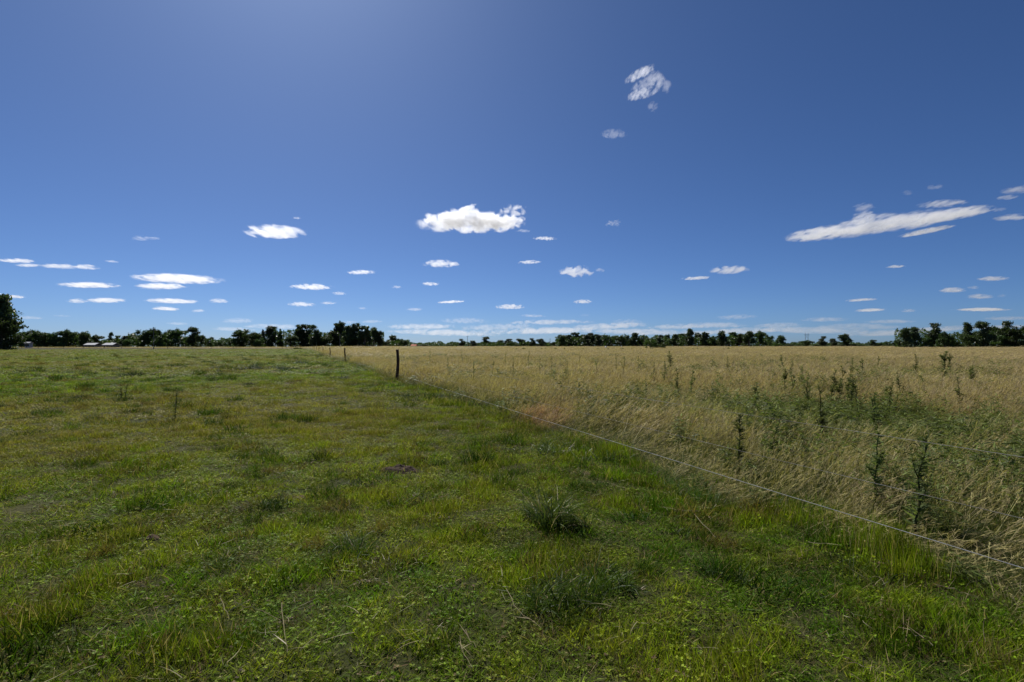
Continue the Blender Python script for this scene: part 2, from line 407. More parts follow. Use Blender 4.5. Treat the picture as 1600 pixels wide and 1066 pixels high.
BANDS = [
  ('small cloud scrap, {} from the left of those level with big clouds', [
    (220, 373, 24, 9), (240, 373, 18, 6), (464, 341, 14, 5), (818, 361, 22, 6), (851, 373, 34, 7), (958, 350, 24, 13), (1349, 326, 32, 17), (1418, 302, 16, 10), (1460, 293, 24, 10),
    (1472, 319, 62, 12), (1592, 297, 44, 18), (1560, 328, 22, 8), (1582, 340, 50, 13), (1574, 309, 26, 10)], 0.8, 2.2),
  ('small flat cloud, {} from the left in the row just below the big clouds', [
    (26, 408, 46, 9), (44, 415, 32, 6), (95, 417, 52, 10), (135, 418, 34, 10), (175, 409, 18, 5), (212, 432, 18, 6), (565, 426, 42, 8), (827, 410, 34, 7), (937, 423, 16, 7), (1088, 435, 42, 7),
    (1399, 417, 26, 6), (1552, 436, 40, 9)], 1.0, 2.0),
  ('flat white cloud, {} from the left in the row halfway down to the trees', [
    (139, 446, 80, 11), (252, 448, 70, 11), (488, 449, 62, 11), (530, 459, 22, 6), (620, 449, 16, 5), (673, 444, 28, 7), (1488, 454, 36, 9), (1520, 450, 16, 6)], 1.3, 1.8),
  ('thin flat cloud, {} from the left in the second row above the trees', [
    (24, 464, 26, 6), (120, 471, 28, 8), (166, 470, 54, 9), (268, 471, 70, 10), (260, 483, 38, 7), (310, 486, 20, 5), (341, 471, 28, 8), (471, 476, 40, 8), (513, 474, 24, 5), (566, 482, 12, 4),
    (648, 484, 24, 5), (705, 472, 40, 5), (797, 480, 44, 9), (911, 472, 30, 7), (1346, 469, 42, 6), (1360, 485, 42, 6), (1420, 486, 20, 6), (1531, 464, 34, 9), (1565, 463, 12, 6), (1535, 484, 74, 6)], 1.1, 1.9),
  ('pale sliver of cloud, {} from the left in the low bank above the treetops', [
    (46, 497, 36, 6), (97, 494, 22, 4), (277, 506, 30, 5), (372, 502, 46, 9), (366, 515, 60, 7), (430, 511, 90, 9), (545, 504, 26, 5), (580, 503, 34, 5), (660, 511, 110, 10), (725, 502, 70, 10), (700, 521, 170, 11), (775, 512, 110, 11),
    (833, 494, 40, 5), (860, 504, 130, 9), (850, 518, 190, 12), (914, 493, 18, 5), (945, 511, 130, 11), (980, 505, 46, 11), (1020, 520, 180, 11), (1060, 511, 90, 9), (1115, 509, 90, 10), (1150, 496, 60, 9), (1160, 518, 150, 11), (1216, 509, 70, 9),
    (1290, 500, 66, 8), (1275, 517, 150, 12), (1345, 511, 110, 10), (1390, 503, 70, 7), (1400, 520, 150, 11), (1480, 514, 100, 9), (1573, 498, 60, 7), (1565, 512, 80, 8)], 0.24, 2.6),
]
for lab, rows, dn, ws in BANDS:
    for i, (x, y, w, h) in enumerate(sorted(rows)):
        q = dn*(0.35 if w < 25 else 0.75)*random.uniform(0.75, 1.15)
        tag(puff('cloud', x, y, w, h, None, q, ws, random.uniform(-2, 3)), lab.format(ORD[i]), 'cloud', 'scattered fair weather clouds')

# ------------------------------------------------------------------ trees
def leaf_quad(m, p, size, up=0.3, r=None):
    nrm = Vector((random.gauss(0, 1), random.gauss(0, 1), random.gauss(0, 1)+up)).normalized()
    a = nrm.orthogonal().normalized(); b = nrm.cross(a)
    q = random.uniform(0, 6.28); a, b = a*math.cos(q)+b*math.sin(q), b*math.cos(q)-a*math.sin(q)
    s1 = size*random.uniform(0.6, 1.2); s2 = s1*random.uniform(0.35, 0.7)
    m.add([p-a*s1*0.5, p+b*s2*0.5, p+a*s1*0.5, p-b*s2*0.5], [(0, 1, 2, 3)], r=random.random() if r is None else r)

def make_tree(kind, seed, nleaf=6400):
    """a tree one unit of 10 m high; returns (trunk mesh, crown mesh)"""
    random.seed(seed)
    tr = MB(); cr = MB(); Hh = 10.0; blobs = []
    lean = Vector((random.uniform(-0.5, 0.5), random.uniform(-0.5, 0.5), 0))
    if kind == 'gum':        # tall eucalyptus: several heads of foliage at different heights
        for i in range(20):
            t = random.uniform(0.05, 0.97); rad = 2.7*math.sin(min(1, t*1.25+0.22)*math.pi*0.78)+0.25
            a = random.uniform(0, 6.28); q = rad*math.sqrt(random.random())*0.95
            blobs.append((Vector((math.cos(a)*q, math.sin(a)*q, t*9.2))+lean*t, random.uniform(1.0, 1.6)))
        blobs.append((Vector((0, 0, 8.9))+lean, 1.1))
    elif kind == 'round':    # broad rounded crown reaching almost to the ground
        for i in range(20):
            a = random.uniform(0, 6.28); z = random.uniform(0.12, 0.88); q = 4.4*math.sqrt(max(0.05, 1-((z-0.42)/0.55)**2))*math.sqrt(random.random())
            blobs.append((Vector((math.cos(a)*q, math.sin(a)*q, z*10)), random.uniform(1.2, 1.9)))
    elif kind == 'cone':
        for i in range(22):
            z = (i+0.5)/22; q = 1.9*(1-z)+0.1; a = i*2.4
            blobs.append((Vector((math.cos(a)*q*0.6, math.sin(a)*q*0.6, 0.6+z*9.0)), 0.35+0.9*(1-z)))
    elif kind == 'open':     # irregular spreading crown with gaps
        for i in range(13):
            a = random.uniform(0, 6.28); z = random.uniform(0.36, 0.90); q = random.uniform(0.2, 3.0)*(1.25-0.7*z)
            blobs.append((Vector((math.cos(a)*q, math.sin(a)*q, z*10))+lean, random.uniform(1.15, 1.8)))
        for i in range(11):
            a = random.uniform(0, 6.28); q = random.uniform(0.2, 3.0)
            blobs.append((Vector((math.cos(a)*q, math.sin(a)*q, random.uniform(0.6, 5.5))), random.uniform(1.0, 1.6)))
    elif kind == 'bush':
        for i in range(16):
            a = random.uniform(0, 6.28); z = random.uniform(0.02, 0.85); q = 5.2*math.sqrt(max(0.05, 1-z*z))*math.sqrt(random.random())
            blobs.append((Vector((math.cos(a)*q, math.sin(a)*q, z*10)), random.uniform(1.3, 2.3)))
    tr.tube([(0, 0, -0.5), (lean.x*0.2, lean.y*0.2, 2.0), (lean.x*0.5, lean.y*0.5, 5.0), (lean.x, lean.y, 8.6)], [0.34, 0.27, 0.18, 0.05], 7, True, 0.2)
    for c, r_ in blobs:
        z0 = max(0.5, c.z*random.uniform(0.35, 0.65)); s = Vector((lean.x*z0/9, lean.y*z0/9, z0)); mid = s.lerp(c, 0.55)+Vector((0, 0, 0.35))
        tr.tube([s, mid, c], [0.11, 0.075, 0.03], 5, True)
    tot = sum(b[1]**2 for b in blobs)
    for c, r_ in blobs:
        k = int(nleaf*r_*r_/tot); sub = []
        for j in range(9):
            v = Vector((random.gauss(0, 1), random.gauss(0, 1), random.gauss(0, 1))).normalized()*r_*random.uniform(0.35, 0.95)
            sub.append(c+Vector((v.x, v.y, v.z*0.75)))
        for j in range(k):
            s = random.choice(sub)
            p = s+Vector((random.gauss(0, 1), random.gauss(0, 1), random.gauss(0, 0.7)))*r_*0.27
            if p.z > 0.05: leaf_quad(cr, p, random.uniform(0.42, 0.85))
    return tr, cr
PROTO = {}
def proto(kind, seed, mat):
    tr, cr = make_tree(kind, seed)
    PROTO.setdefault(kind, []).append((tr.mesh('trunk', M['bark'], True), cr.mesh('crown', mat)))
for s in (1, 2, 3, 4): proto('gum', s, M['tree_a'])
for s in (11, 12, 13): proto('round', s, M['tree_b'])
for s in (21, 22): proto('cone', s, M['tree_c'])
for s in (31, 32, 33): proto('open', s, M['tree_a'])
for s in (41, 42): proto('bush', s, M['tree_b'])
tb = make_tree('bush', 51, 3800); PROTO['bright'] = [(tb[0].mesh('trunk', M['bark'], True), tb[1].mesh('crown', M['tree_bright']))]
NATW = {'gum': 5.6, 'round': 9.6, 'cone': 3.6, 'open': 8.2, 'bush': 11.5, 'bright': 11.5}
random.seed(99)
tcount = {}
def tree(px, top, wpx, kind, d, label, group, name=None):
    g = gd(px, d); hgt = ((HY-top)/FPX*d+CAM_H-g.z)*1.07
    i = tcount.get(kind, 0); tcount[kind] = i+1
    tm, cm = PROTO[kind][i % len(PROTO[kind])]
    e = empty(name or {'gum': 'eucalyptus_tree', 'round': 'broadleaf_tree', 'cone': 'conifer_tree', 'open': 'spreading_tree', 'bush': 'bush', 'bright': 'bush'}[kind], g, random.uniform(0, 6.28))
    s = hgt/10.0; w = (wpx/FPX*d)/NATW[kind]
    e.scale = (w, w, s)
    tag(e, label, 'bush' if kind in ('bush', 'bright') else 'tree', group)
    for nm, me in (('trunk', tm), ('crown', cm)):
        o = bpy.data.objects.new(nm, me); C.objects.link(o); o.parent = e

KD = {'gum': 'tall dark gum tree', 'round': 'dark round-crowned tree', 'cone': 'narrow dark conifer', 'open': 'dark irregular tree', 'bush': 'low dark bush', 'bright': 'bush'}
def grove(where, d, items, group):
    for i, (px, top, w, kind) in enumerate(sorted(items)):
        tree(px, top, w, kind, d*random.uniform(0.95, 1.06), f'{KD[kind]}, {ORD[i]} from left {where}', group)
tree(0, 466, 56, 'open', 205, 'big dark spreading tree cut by the left edge of the picture', None)
tree(2, 492, 62, 'bush', 200, 'dense dark thicket under the big tree at the left edge', None)
grove('in the even row left of the white roofs', 330, [(34, 520, 26, 'round'), (47, 517, 28, 'round'), (60, 518, 26, 'round'), (74, 518, 28, 'round'), (88, 520, 26, 'round'), (104, 516, 24, 'round'), (117, 515, 30, 'round'), (131, 520, 24, 'round')], 'left hand tree row')
grove('among low trees around the white roofs', 390, [(151, 524, 20, 'round'), (163, 527, 18, 'bush'), (173, 519, 10, 'open'), (183, 525, 18, 'open'), (195, 526, 18, 'open'), (200, 530, 20, 'bush')], 'trees by the sheds')
grove('in the grove behind the tall left pole', 380, [(211, 517, 24, 'round'), (224, 517, 24, 'round'), (238, 514, 24, 'round'), (251, 518, 22, 'round'), (264, 517, 24, 'round'), (279, 515, 28, 'round'), (291, 522, 18, 'bush'), (303, 511, 26, 'open'), (314, 523, 16, 'bush')], 'grove by the tall pole')
grove('in the stretch left of the tall grove', 400, [(328, 524, 22, 'round'), (345, 529, 24, 'bush'), (360, 528, 22, 'bush'), (378, 516, 38, 'round'), (396, 520, 28, 'round'), (405, 526, 16, 'bush')], 'low stretch of trees')
grove('in the tall grove behind the fence end', 430, [(411, 516, 9, 'cone'), (426, 511, 22, 'gum'), (438, 515, 9, 'cone'), (454, 524, 24, 'bush'), (472, 508, 26, 'gum'), (484, 517, 20, 'bush'), (493, 509, 24, 'open'), (508, 520, 24, 'bush'), (520, 517, 22, 'gum'),
      (532, 505, 22, 'gum'), (543, 510, 18, 'gum'), (555, 508, 20, 'open'), (570, 510, 20, 'gum'), (584, 513, 18, 'gum'), (593, 517, 15, 'open'), (500, 528, 40, 'bush'), (560, 526, 50, 'bush')], 'tall grove behind the fence')
grove('in the small clump right of the tall grove', 470, [(603, 530, 16, 'bush'), (614, 525, 18, 'gum'), (623, 527, 16, 'round'), (632, 531, 16, 'bush')], 'small clump')
grove('where the trees are lowest', 780, [(648, 535, 14, 'bush'), (660, 538, 18, 'bush'), (676, 538, 20, 'bush'), (691, 538, 18, 'bush'), (700, 536, 16, 'bush'), (711, 536, 16, 'bush'), (722, 530, 14, 'open'), (739, 533, 14, 'open'), (749, 535, 14, 'bush'), (759, 526, 17, 'open'),
      (771, 534, 18, 'bush'), (781, 532, 14, 'gum'), (795, 530, 14, 'gum'), (804, 532, 18, 'bush'), (815, 530, 14, 'gum'), (823, 534, 20, 'bush'), (832, 529, 16, 'open'), (845, 530, 15, 'gum'), (857, 533, 18, 'bush'), (866, 534, 18, 'bush')], 'low far trees')
grove('in the long even wood right of centre', 455, [(877, 524, 20, 'round'), (887, 524, 16, 'gum'), (900, 520, 14, 'gum'), (908, 524, 16, 'gum'), (917, 524, 16, 'gum'), (926, 521, 13, 'gum'), (935, 524, 16, 'open'), (945, 524, 16, 'gum'), (956, 526, 18, 'gum'), (969, 526, 18, 'round'), (980, 525, 16, 'gum'),
      (989, 521, 14, 'gum'), (998, 528, 16, 'open'), (1006, 525, 14, 'gum'), (1018, 529, 18, 'gum'), (1030, 524, 17, 'open'), (1043, 524, 16, 'gum'), (1052, 523, 14, 'gum'), (1065, 522, 19, 'gum'), (1079, 516, 22, 'open'), (1092, 521, 16, 'gum'), (1101, 520, 14, 'gum'), (1113, 522, 20, 'round'), (1128, 518, 22, 'round'),
      (1143, 520, 18, 'gum'), (1156, 522, 18, 'gum'), (1170, 519, 18, 'gum'), (1187, 518, 20, 'round'), (1200, 520, 18, 'round')], 'long wood')
grove('among separate trees near the twin-legged pylon', 400, [(1220, 525, 22, 'round'), (1236, 536, 18, 'bush'), (1252, 533, 14, 'open'), (1262, 532, 18, 'round'), (1277, 538, 18, 'bush'), (1285, 526, 17, 'open'), (1301, 530, 15, 'open'), (1310, 534, 14, 'bush'), (1320, 523, 18, 'gum'), (1336, 537, 16, 'bush'), (1351, 537, 18, 'bush'),
      (1364, 531, 14, 'open'), (1384, 532, 16, 'round'), (1373, 535, 16, 'bush'), (1397, 533, 14, 'round')], 'separate trees by the masts')
grove('in the high grove at right edge', 250, [(1407, 526, 16, 'bush'), (1417, 514, 16, 'gum'), (1430, 512, 19, 'gum'), (1446, 526, 24, 'bush'), (1461, 506, 30, 'open'), (1476, 514, 22, 'round'), (1462, 522, 36, 'round'), (1494, 529, 26, 'bush'), (1513, 507, 24, 'open'), (1512, 522, 30, 'bush'), (1536, 502, 30, 'open'), (1536, 518, 34, 'round'), (1551, 511, 26, 'round'),
      (1571, 503, 28, 'open'), (1570, 518, 34, 'round'), (1589, 511, 28, 'round'), (1610, 509, 34, 'round'), (1640, 512, 40, 'round')], 'right hand grove')
tree(1016, 528, 21, 'bright', 235, 'bright green rounded bush standing in the dry field before the long wood', None)
tree(1029, 538, 12, 'bright', 232, 'small green shrub squeezed between two brighter bushes', None)
tree(1037, 535, 11, 'bright', 232, 'smaller bright green bush right of the big round one', None)

def make_scrub():     # unbroken scrub at the foot of the woods
    m = MB(); random.seed(5)
    segs = [(22, 142, 345, 521, 26), (200, 320, 395, 523, 24), (320, 410, 415, 529, 20), (400, 600, 445, 519, 30), (600, 640, 480, 531, 16), (868, 1205, 470, 525, 26), (1398, 1680, 262, 517, 26), (636, 870, 800, 535, 18), (1205, 1400, 420, 535, 18), (140, 205, 400, 531, 16), (-60, 30, 215, 505, 20)]
    for x0, x1, d, top, dn in segs:
        n = int((x1-x0)*dn*1.5)
        px = rng.uniform(x0, x1, n); dd = d*rng.uniform(0.97, 1.05, n); X = (px-800)/FPX*dd; Z = terrain(X, dd)
        hh = ((HY-top)/FPX*d+CAM_H-Z)*(0.55+0.75*fbm(px/8.0, px*0+d, 3, 3))*rng.random(n)
        for a, b, c in zip(X, dd, Z+hh): leaf_quad(m, Vector((a, b, c)), d/420*random.uniform(1.1, 2.2))
    o = m.build('woodland_scrub', M['tree_b']); tag(o, 'dark unbroken scrub at the foot of the far woods', 'scrub', kind='stuff')
make_scrub()

# ------------------------------------------------------------------ the wire fence
def fence_pt(y): x = FC+FS*y; return Vector((x, y, tz(x, y)))
FY = [-7.4, 24.7, 56.0, 89.0, 121.0, 153.0, 186.0, 218.0, 250.0, 281.0]
def make_fence():
    f = empty('wire_fence', fence_pt(24.7)); tag(f, 'wire fence with crooked dark wooden posts between green pasture and dry grass', 'fence')
    o = f.location; random.seed(21)
    tops = []
    for i, y in enumerate(FY):
        g = fence_pt(y)-o; m = MB(); hh = 1.55 if i == 1 else random.uniform(1.48, 1.62); ph = random.uniform(0, 6)
        dx = random.uniform(-0.05, 0.05)
        pts = []; rad = []
        for k in range(13):
            t = k/12; pts.append(g+Vector((0.035*math.sin(t*5+ph)+dx*t-0.02, 0.02*math.cos(t*4+ph), -0.3+t*(hh+0.3))))
            rad.append(0.078*(1.06-0.18*t)*random.uniform(0.92, 1.08))
        m.tube(pts, rad, 11, True, 0.16); m.build('post', M['post'], f, smooth=False)
        tw = MB()
        for wz in (0.325, 0.645, 1.04):
            k = (wz+0.3)/(hh+0.3)*12; c = pts[int(k)].lerp(pts[min(12, int(k)+1)], k-int(k)); tw.tube([c+Vector((0.088*math.cos(q*0.785), 0.088*math.sin(q*0.785), 0.004*q)) for q in range(9)], 0.003, 4)
        tw.build('tie_wire', M['wire_dull'], f)
    for wz, wr, wm in ((0.325, 0.0023, 'wire'), (0.645, 0.0016, 'wire_dull'), (1.04, 0.0016, 'wire_dull')):
        m = MB(); pts = []
        for i in range(len(FY)-1):
            a, b = fence_pt(FY[i]), fence_pt(FY[i+1])
            n = 26 if i == 0 else 6
            for k in range(n):
                t = k/n; p = a.lerp(b, t); p.z = a.z*(1-t)+b.z*t+wz-0.03*4*t*(1-t)+random.uniform(-0.004, 0.004); p.x += 0.075
                pts.append(p-o)
        m.tube(pts, wr, 5); m.build('wire', M[wm], f)
make_fence()

def far_fence():      # boundary fence along the track
    base = gd(300, 286); f = empty('boundary_fence', base); tag(f, 'far boundary fence of thin posts beside the pale dirt track', 'fence')
    random.seed(8); prev = []
    for px in (34, 60, 99, 130, 163, 190, 215, 262, 300, 330, 365, 400, 441, 448, 455, 462):
        d = 270 if px < 120 else 284
        g = gd(px, d)-base; m = MB(); hh = random.uniform(1.4, 1.9)
        m.tube([g+Vector((0, 0, -0.2)), g+Vector((random.uniform(-.05, .05), 0, hh*0.5)), g+Vector((0, 0, hh))], [0.11, 0.10, 0.09], 6, True, 0.2); m.build('post', M['post'], f); prev.append(g)
    for z in (0.5, 0.9, 1.3):
        m = MB(); m.tube([p+Vector((0, 0, z)) for p in prev], 0.006, 4); m.build('wire', M['wire'], f)
far_fence()

# ------------------------------------------------------------------ far buildings and poles
def shed(px, d, w, dep, hw, hr, wall, roof, label, name='farm_shed', lift=0.0):
    g = gd(px, d); e = empty(name, g+Vector((0, 0, lift))); tag(e, label, 'shed')
    m = MB(); m.box(-w/2, w/2, 0, dep, -0.5, hw); m.build('wall', wall, e)
    m = MB(); o = 0.35
    V = [(-w/2-o, -o, hw-0.1), (w/2+o, -o, hw-0.1), (w/2+o, dep/2, hw+hr), (-w/2-o, dep/2, hw+hr), (w/2+o, dep+o, hw-0.1), (-w/2-o, dep+o, hw-0.1)]
    V += [(x, y, z+0.12) for x, y, z in V]
    m.add(V, [(0, 3, 2, 1), (3, 5, 4, 2), (6, 7, 8, 9), (9, 8, 10, 11), (0, 1, 7, 6), (5, 11, 10, 4), (0, 6, 9, 3), (3, 9, 11, 5), (1, 2, 8, 7), (2, 4, 10, 8)])
    m.build('roof', roof, e)
    m = MB(); m.box(-w*0.12, w*0.12, -0.03, 0.05, 0.0, hw*0.85); m.build('door', M['dark_open'], e)
    for s in (-1, 1):
        m = MB(); m.box(s*w*0.32-0.5, s*w*0.32+0.5, -0.03, 0.05, hw*0.4, hw*0.75); m.build('window', M['dark_open'], e)
    return e
shed(139.5, 318, 6.6, 6.0, 1.9, 1.1, M['shed_wall'], M['white_roof'], 'long low shed with white roof, left of the two by the trees')
shed(168, 318, 6.2, 6.0, 1.9, 1.2, M['shed_wall'], M['white_roof'], 'long low shed with white roof, right of the two by the trees')
shed(42, 300, 2.6, 2.4, 3.0, 0.5, M['pale_wall'], M['pale_wall'], 'small pale grey hut in front of the left tree row', 'pump_hut')
shed(646, 480, 4.6, 4.5, 1.3, 1.3, M['shed_wall'], M['orange_roof'], 'tiny shed with orange-red roof beside the lowest trees', lift=0.2)

def pole(px, top, d, label, arms=1, r=0.14, name='utility_pole', group=None):
    g = gd(px, d); hh = (HY-top)/FPX*d+CAM_H-g.z
    e = empty(name, g); tag(e, label, 'pole', group)
    m = MB(); m.tube([(0, 0, -0.5), (0.02, 0, hh*0.5), (0, 0, hh)], [r*1.25, r, r*0.8], 8); m.build('shaft', M['pole'], e)
    for k in range(arms):
        m = MB(); z = hh-0.5-1.0*k; m.box(-0.9, 0.9, -0.06+r, 0.06+r, z-0.06, z+0.06); m.build('crossarm', M['pole'], e)
        for x in (-0.8, 0.0, 0.8):
            m = MB(); m.tube([(x, r, z+0.06), (x, r, z+0.28)], [0.05, 0.03], 6); m.build('insulator', M['white_paint'], e)
pole(240, 511, 225, 'tall grey utility pole at the far end of the pasture on the left', 0)
pole(531, 520, 300, 'grey utility pole in front of the tall grove behind the fence', 0)
pole(730.5, 525, 420, 'utility pole with crossarm above the lowest far trees', 1, 0.17)
pole(753, 523, 520, 'thin antenna mast beside a lone far tree', 0, 0.09, 'antenna_mast')
pole(859.5, 529, 430, 'thin pole with crossarm left of the long even wood', 1, 0.14)
for i, px in enumerate((1084.5, 1133, 1171)):
    pole(px, 533, 400, f'short pale pole against the long wood, {ORD[i]} from the left', 0, 0.12, group='pale poles at the wood')
def pylon():
    d = 520; g = gd(1260.5, d); e = empty('power_pylon', g); tag(e, 'twin-legged power line pylon rising behind the separate trees', 'pylon')
    hh = (HY-520)/FPX*d+CAM_H-g.z
    for x in (-1.4, 1.4):
        m = MB(); m.tube([(x, 0, -0.5), (x, 0, hh)], [0.2, 0.13], 8); m.build('leg', M['pole'], e)
    m = MB(); m.box(-2.6, 2.6, -0.1, 0.1, hh-2.2, hh-1.95); m.build('crossarm', M['pole'], e)
    m = MB(); m.tube([(-1.4, 0.14, hh-6), (1.4, 0.14, hh-2.4)], 0.06, 5); m.tube([(1.4, -0.14, hh-6), (-1.4, -0.14, hh-2.4)], 0.06, 5); m.build('brace', M['pole'], e)
    for x in (-2.5, 0, 2.5):
        m = MB(); m.tube([(x, 0, hh-2.2), (x, 0, hh-3.2)], 0.09, 6); m.build('insulator', M['pale_wall'], e)
pylon()
def tank():
    g = gd(946.5, 262); e = empty('water_tank', g); tag(e, 'tiny white water tank in the dry field before the long wood', 'tank')
    m = MB(); m.tube([(0, 0, 0), (0, 0, 1.3)], 0.5, 16); m.build('body', M['white_paint'], e)
    m = MB(); m.tube([(0, 0, 1.3), (0, 0, 1.45), (0, 0, 1.6)], [0.5, 0.36, 0.14], 16); m.build('lid', M['white_paint'], e)
tank()

# ------------------------------------------------------------------ low scrub in the dry field
random.seed(31)
def low_shrub_mesh(seed):
    random.seed(seed); m = MB()
    for i in range(420):
        a = random.uniform(0, 6.28); q = math.sqrt(random.random()); z = (1-q*q)**0.5*random.random()**0.5
        leaf_quad(m, Vector((math.cos(a)*q*random.uniform(0.7, 1.1), math.sin(a)*q, z*random.uniform(0.7, 1.15))), 0.22)
    return m.mesh('low_shrub', M['tree_b'])
LS = [low_shrub_mesh(s) for s in (1, 2, 3)]
ROW = [(807, 547, 5), (818, 547, 9), (846, 547, 7), (852, 547, 4), (868, 547, 9), (882, 547, 4), (911, 546, 3), (934, 546.5, 7), (950, 547.5, 4), (972, 547, 10), (988, 547, 8), (1001, 547, 5), (1018, 547.5, 9), (1083, 547.5, 4), (1089, 547.5, 6), (1130, 547.5, 4), (1138, 548, 8)]
for i, (px, py, w) in enumerate(ROW):
    d = 200*random.uniform(0.95, 1.05); g = gd(px, d)
    o = bpy.data.objects.new('low_shrub', LS[i % 3]); C.objects.link(o); o.location = g
    s = w/2/FPX*d; o.scale = (s*1.1, 0.8, 1.05+0.2*random.random()); o.rotation_euler = (0, 0, random.uniform(-0.2, 0.2))
    tag(o, f'low dark shrub in the dry field, {ORD[i]} from the left of the row', 'shrub', 'row of low dark shrubs')

# ------------------------------------------------------------------ thistles and stalks
def thistle(loc, hgt, label, group, mat='thistle', bushy=1.0, seed=0, lean=0.0, name='thistle', branches=None):
    random.seed(seed*7+3)
    e = empty(name, loc, random.uniform(0, 6.28)); tag(e, label, 'thistle' if 'thistle' in name else 'plant', group)
    st = MB(); lf = MB(); stems = []
    main = [Vector((0.010*math.sin(k*1.3+seed)+lean*(k/8)**2, 0.010*math.cos(k*1.7+seed), hgt*k/8)) for k in range(9)]
    st.tube(main, [0.011*(1-0.07*k) for k in range(9)], 6); stems.append((main, 1.0))
    nb = branches if branches is not None else int(random.uniform(3, 6)*bushy)
    tips = [main[-1]]
    for b in range(nb):
        t = random.uniform(0.42, 0.9); k = int(t*8); a = random.uniform(0, 6.28); L = hgt*random.uniform(0.09, 0.17)
        s = main[k]; c = s+Vector((math.cos(a)*L*0.42, math.sin(a)*L*0.42, L*0.6)); f = c+Vector((math.cos(a)*L*0.15, math.sin(a)*L*0.15, L*0.5))
        st.tube([s, c, f], [0.006, 0.005, 0.004], 5); stems.append(([s, c, f], 0.5)); tips.append(f)
    st.build('stem', M[mat], e)
    for pts, sc in stems:
        n = int((95 if sc == 1 else 13)*bushy)
        for i in range(n):
            t = random.random()*(len(pts)-1); k = min(int(t), len(pts)-2); p = pts[k].lerp(pts[k+1], t-k)
            a = random.uniform(0, 6.28); q = p.z/hgt
            L = (0.125*(1-0.5*q)+0.025)*random.uniform(0.6, 1.2)*(0.8+0.2*bushy)
            dv = Vector((math.cos(a), math.sin(a), random.uniform(0.2, 0.8)))
            lf.blade(p, dv, Vector((0, 0, random.uniform(-0.7, 0.3))), L, 0.022, 4)
            for s in (0.3, 0.5, 0.7):   # spiny lobes along the leaf
                b = p+dv.normalized()*L*s
                for sg in (-1, 1):
                    sv = Vector((-math.sin(a)*sg, math.cos(a)*sg, 0.3))+dv*0.5
                    lf.blade(b, sv, Vector((0, 0, 0)), 0.038*(1.1-s), 0.009, 2)
    lf.build('leaves', M[mat], e)
    for tpos in tips[:6]:
        fh = MB()
        for i in range(26):
            a = random.uniform(0, 6.28); z = random.uniform(-0.4, 1)
            fh.blade(tpos+Vector((0, 0, 0.012)), Vector((math.cos(a)*(1-abs(z)*0.6), math.sin(a)*(1-abs(z)*0.6), z)), Vector((0, 0, 0.3)), random.uniform(0.03, 0.055), 0.012, 2)
        fh.build('flower_head', M[mat], e)
def by_top(px, ytop, hgt):
    d = FPX*(CAM_H-hgt)/(ytop-HY); g = gd(px, d); d = FPX*(CAM_H-hgt-g.z)/(ytop-HY); return gd(px, d)
TH = [ # px, top row, height, bushy
  (1154, 652, 0.82, 1.0), (1285, 608, 1.02, 1.1), (1331, 588, 1.05, 1.3), (1366, 678, 0.86, 0.8), (1432, 690, 0.86, 1.1), (1225, 579, 1.05, 1.0), (1240, 583, 1.0, 0.7), (1298, 578, 1.08, 1.1), (1310, 592, 0.9, 1.0), (1323, 587, 1.0, 0.9),
  (1348, 561, 1.2, 0.9), (1368, 618, 0.9, 0.8), (1431, 556, 1.25, 1.0), (1475, 551, 1.42, 1.9), (1484, 556, 1.25, 1.3), (1519, 572, 1.05, 1.2), (1332, 560, 1.15, 0.9), (1225, 559, 1.15, 0.8), (1236, 562, 1.15, 0.8), (1262, 592, 0.95, 0.7),
  (1048, 549, 1.45, 1.7), (1020, 567, 1.1, 0.7), (1039, 565, 1.15, 1.0), (1060, 578, 1.05, 0.8), (1080, 581, 1.0, 0.8), (1135, 559, 1.15, 0.8), (1371, 557, 1.15, 0.7), (1205, 648, 0.8, 0.8), (1180, 600, 0.92, 0.7), (1252, 575, 1.05, 0.7), (1316, 572, 1.1, 0.8), (1342, 606, 0.95, 0.8), (1388, 600, 0.95, 0.7), (1410, 585, 1.0, 0.7), (1500, 590, 1.0, 0.7)]
order = sorted(range(len(TH)), key=lambda i: TH[i][0])
for rank, i in enumerate(order):
    px, yt, hh, bu = TH[i]; g = by_top(px, yt, hh)
    if yt > 600: lab = f'tall dark spiny thistle close behind the wires, {ORD[rank]} thistle from the left'
    elif bu > 1.4: lab = f'bushy dark green thistle rising above the dry grass, {ORD[rank]} thistle from the left'
    else: lab = f'slender green thistle in the dry grass, {ORD[rank]} thistle from the left'
    thistle(g, hh, lab, 'thistles in the dry grass', 'thistle', bu, i, random.uniform(-0.13, 0.13))
ST = [(802, 560, 1.15), (826, 547, 1.5), (843, 562, 1.1), (862, 558, 1.2), (886, 566, 1.05), (905, 553, 1.3), (932, 566, 1.05), (963, 552, 1.35), (975, 560, 1.2), (997, 558, 1.2), (722, 549, 1.4), (700, 560, 1.15), (672, 548, 1.45), (740, 566, 1.1), (770, 556, 1.25), (790, 551, 1.3)]
for rank, (px, yt, hh) in enumerate(sorted(ST)):
    thistle(by_top(px, yt, hh), hh, f'thin upright weed stalk in dry grass right of nearest post, {ORD[rank]} from left', 'thin stalks right of the post', 'thistle', 0.45, 60+rank, 0.02, 'weed_stalk', 1)
thistle(gp(274, 655), 0.62, 'tall lone weed stalk with pale leaves in the short pasture on the left', None, 'thistle', 0.6, 90, 0.04, 'weed_stalk', 0)
thistle(gp(190, 624), 0.34, 'left stem of the forked dark weed in the short pasture', None, 'thistle', 0.5, 91, -0.02, 'weed_stalk', 0)
thistle(gp(196, 624), 0.46, 'leaning right stem of the forked dark weed in the short pasture', None, 'thistle', 0.5, 92, 0.14, 'weed_stalk', 0)

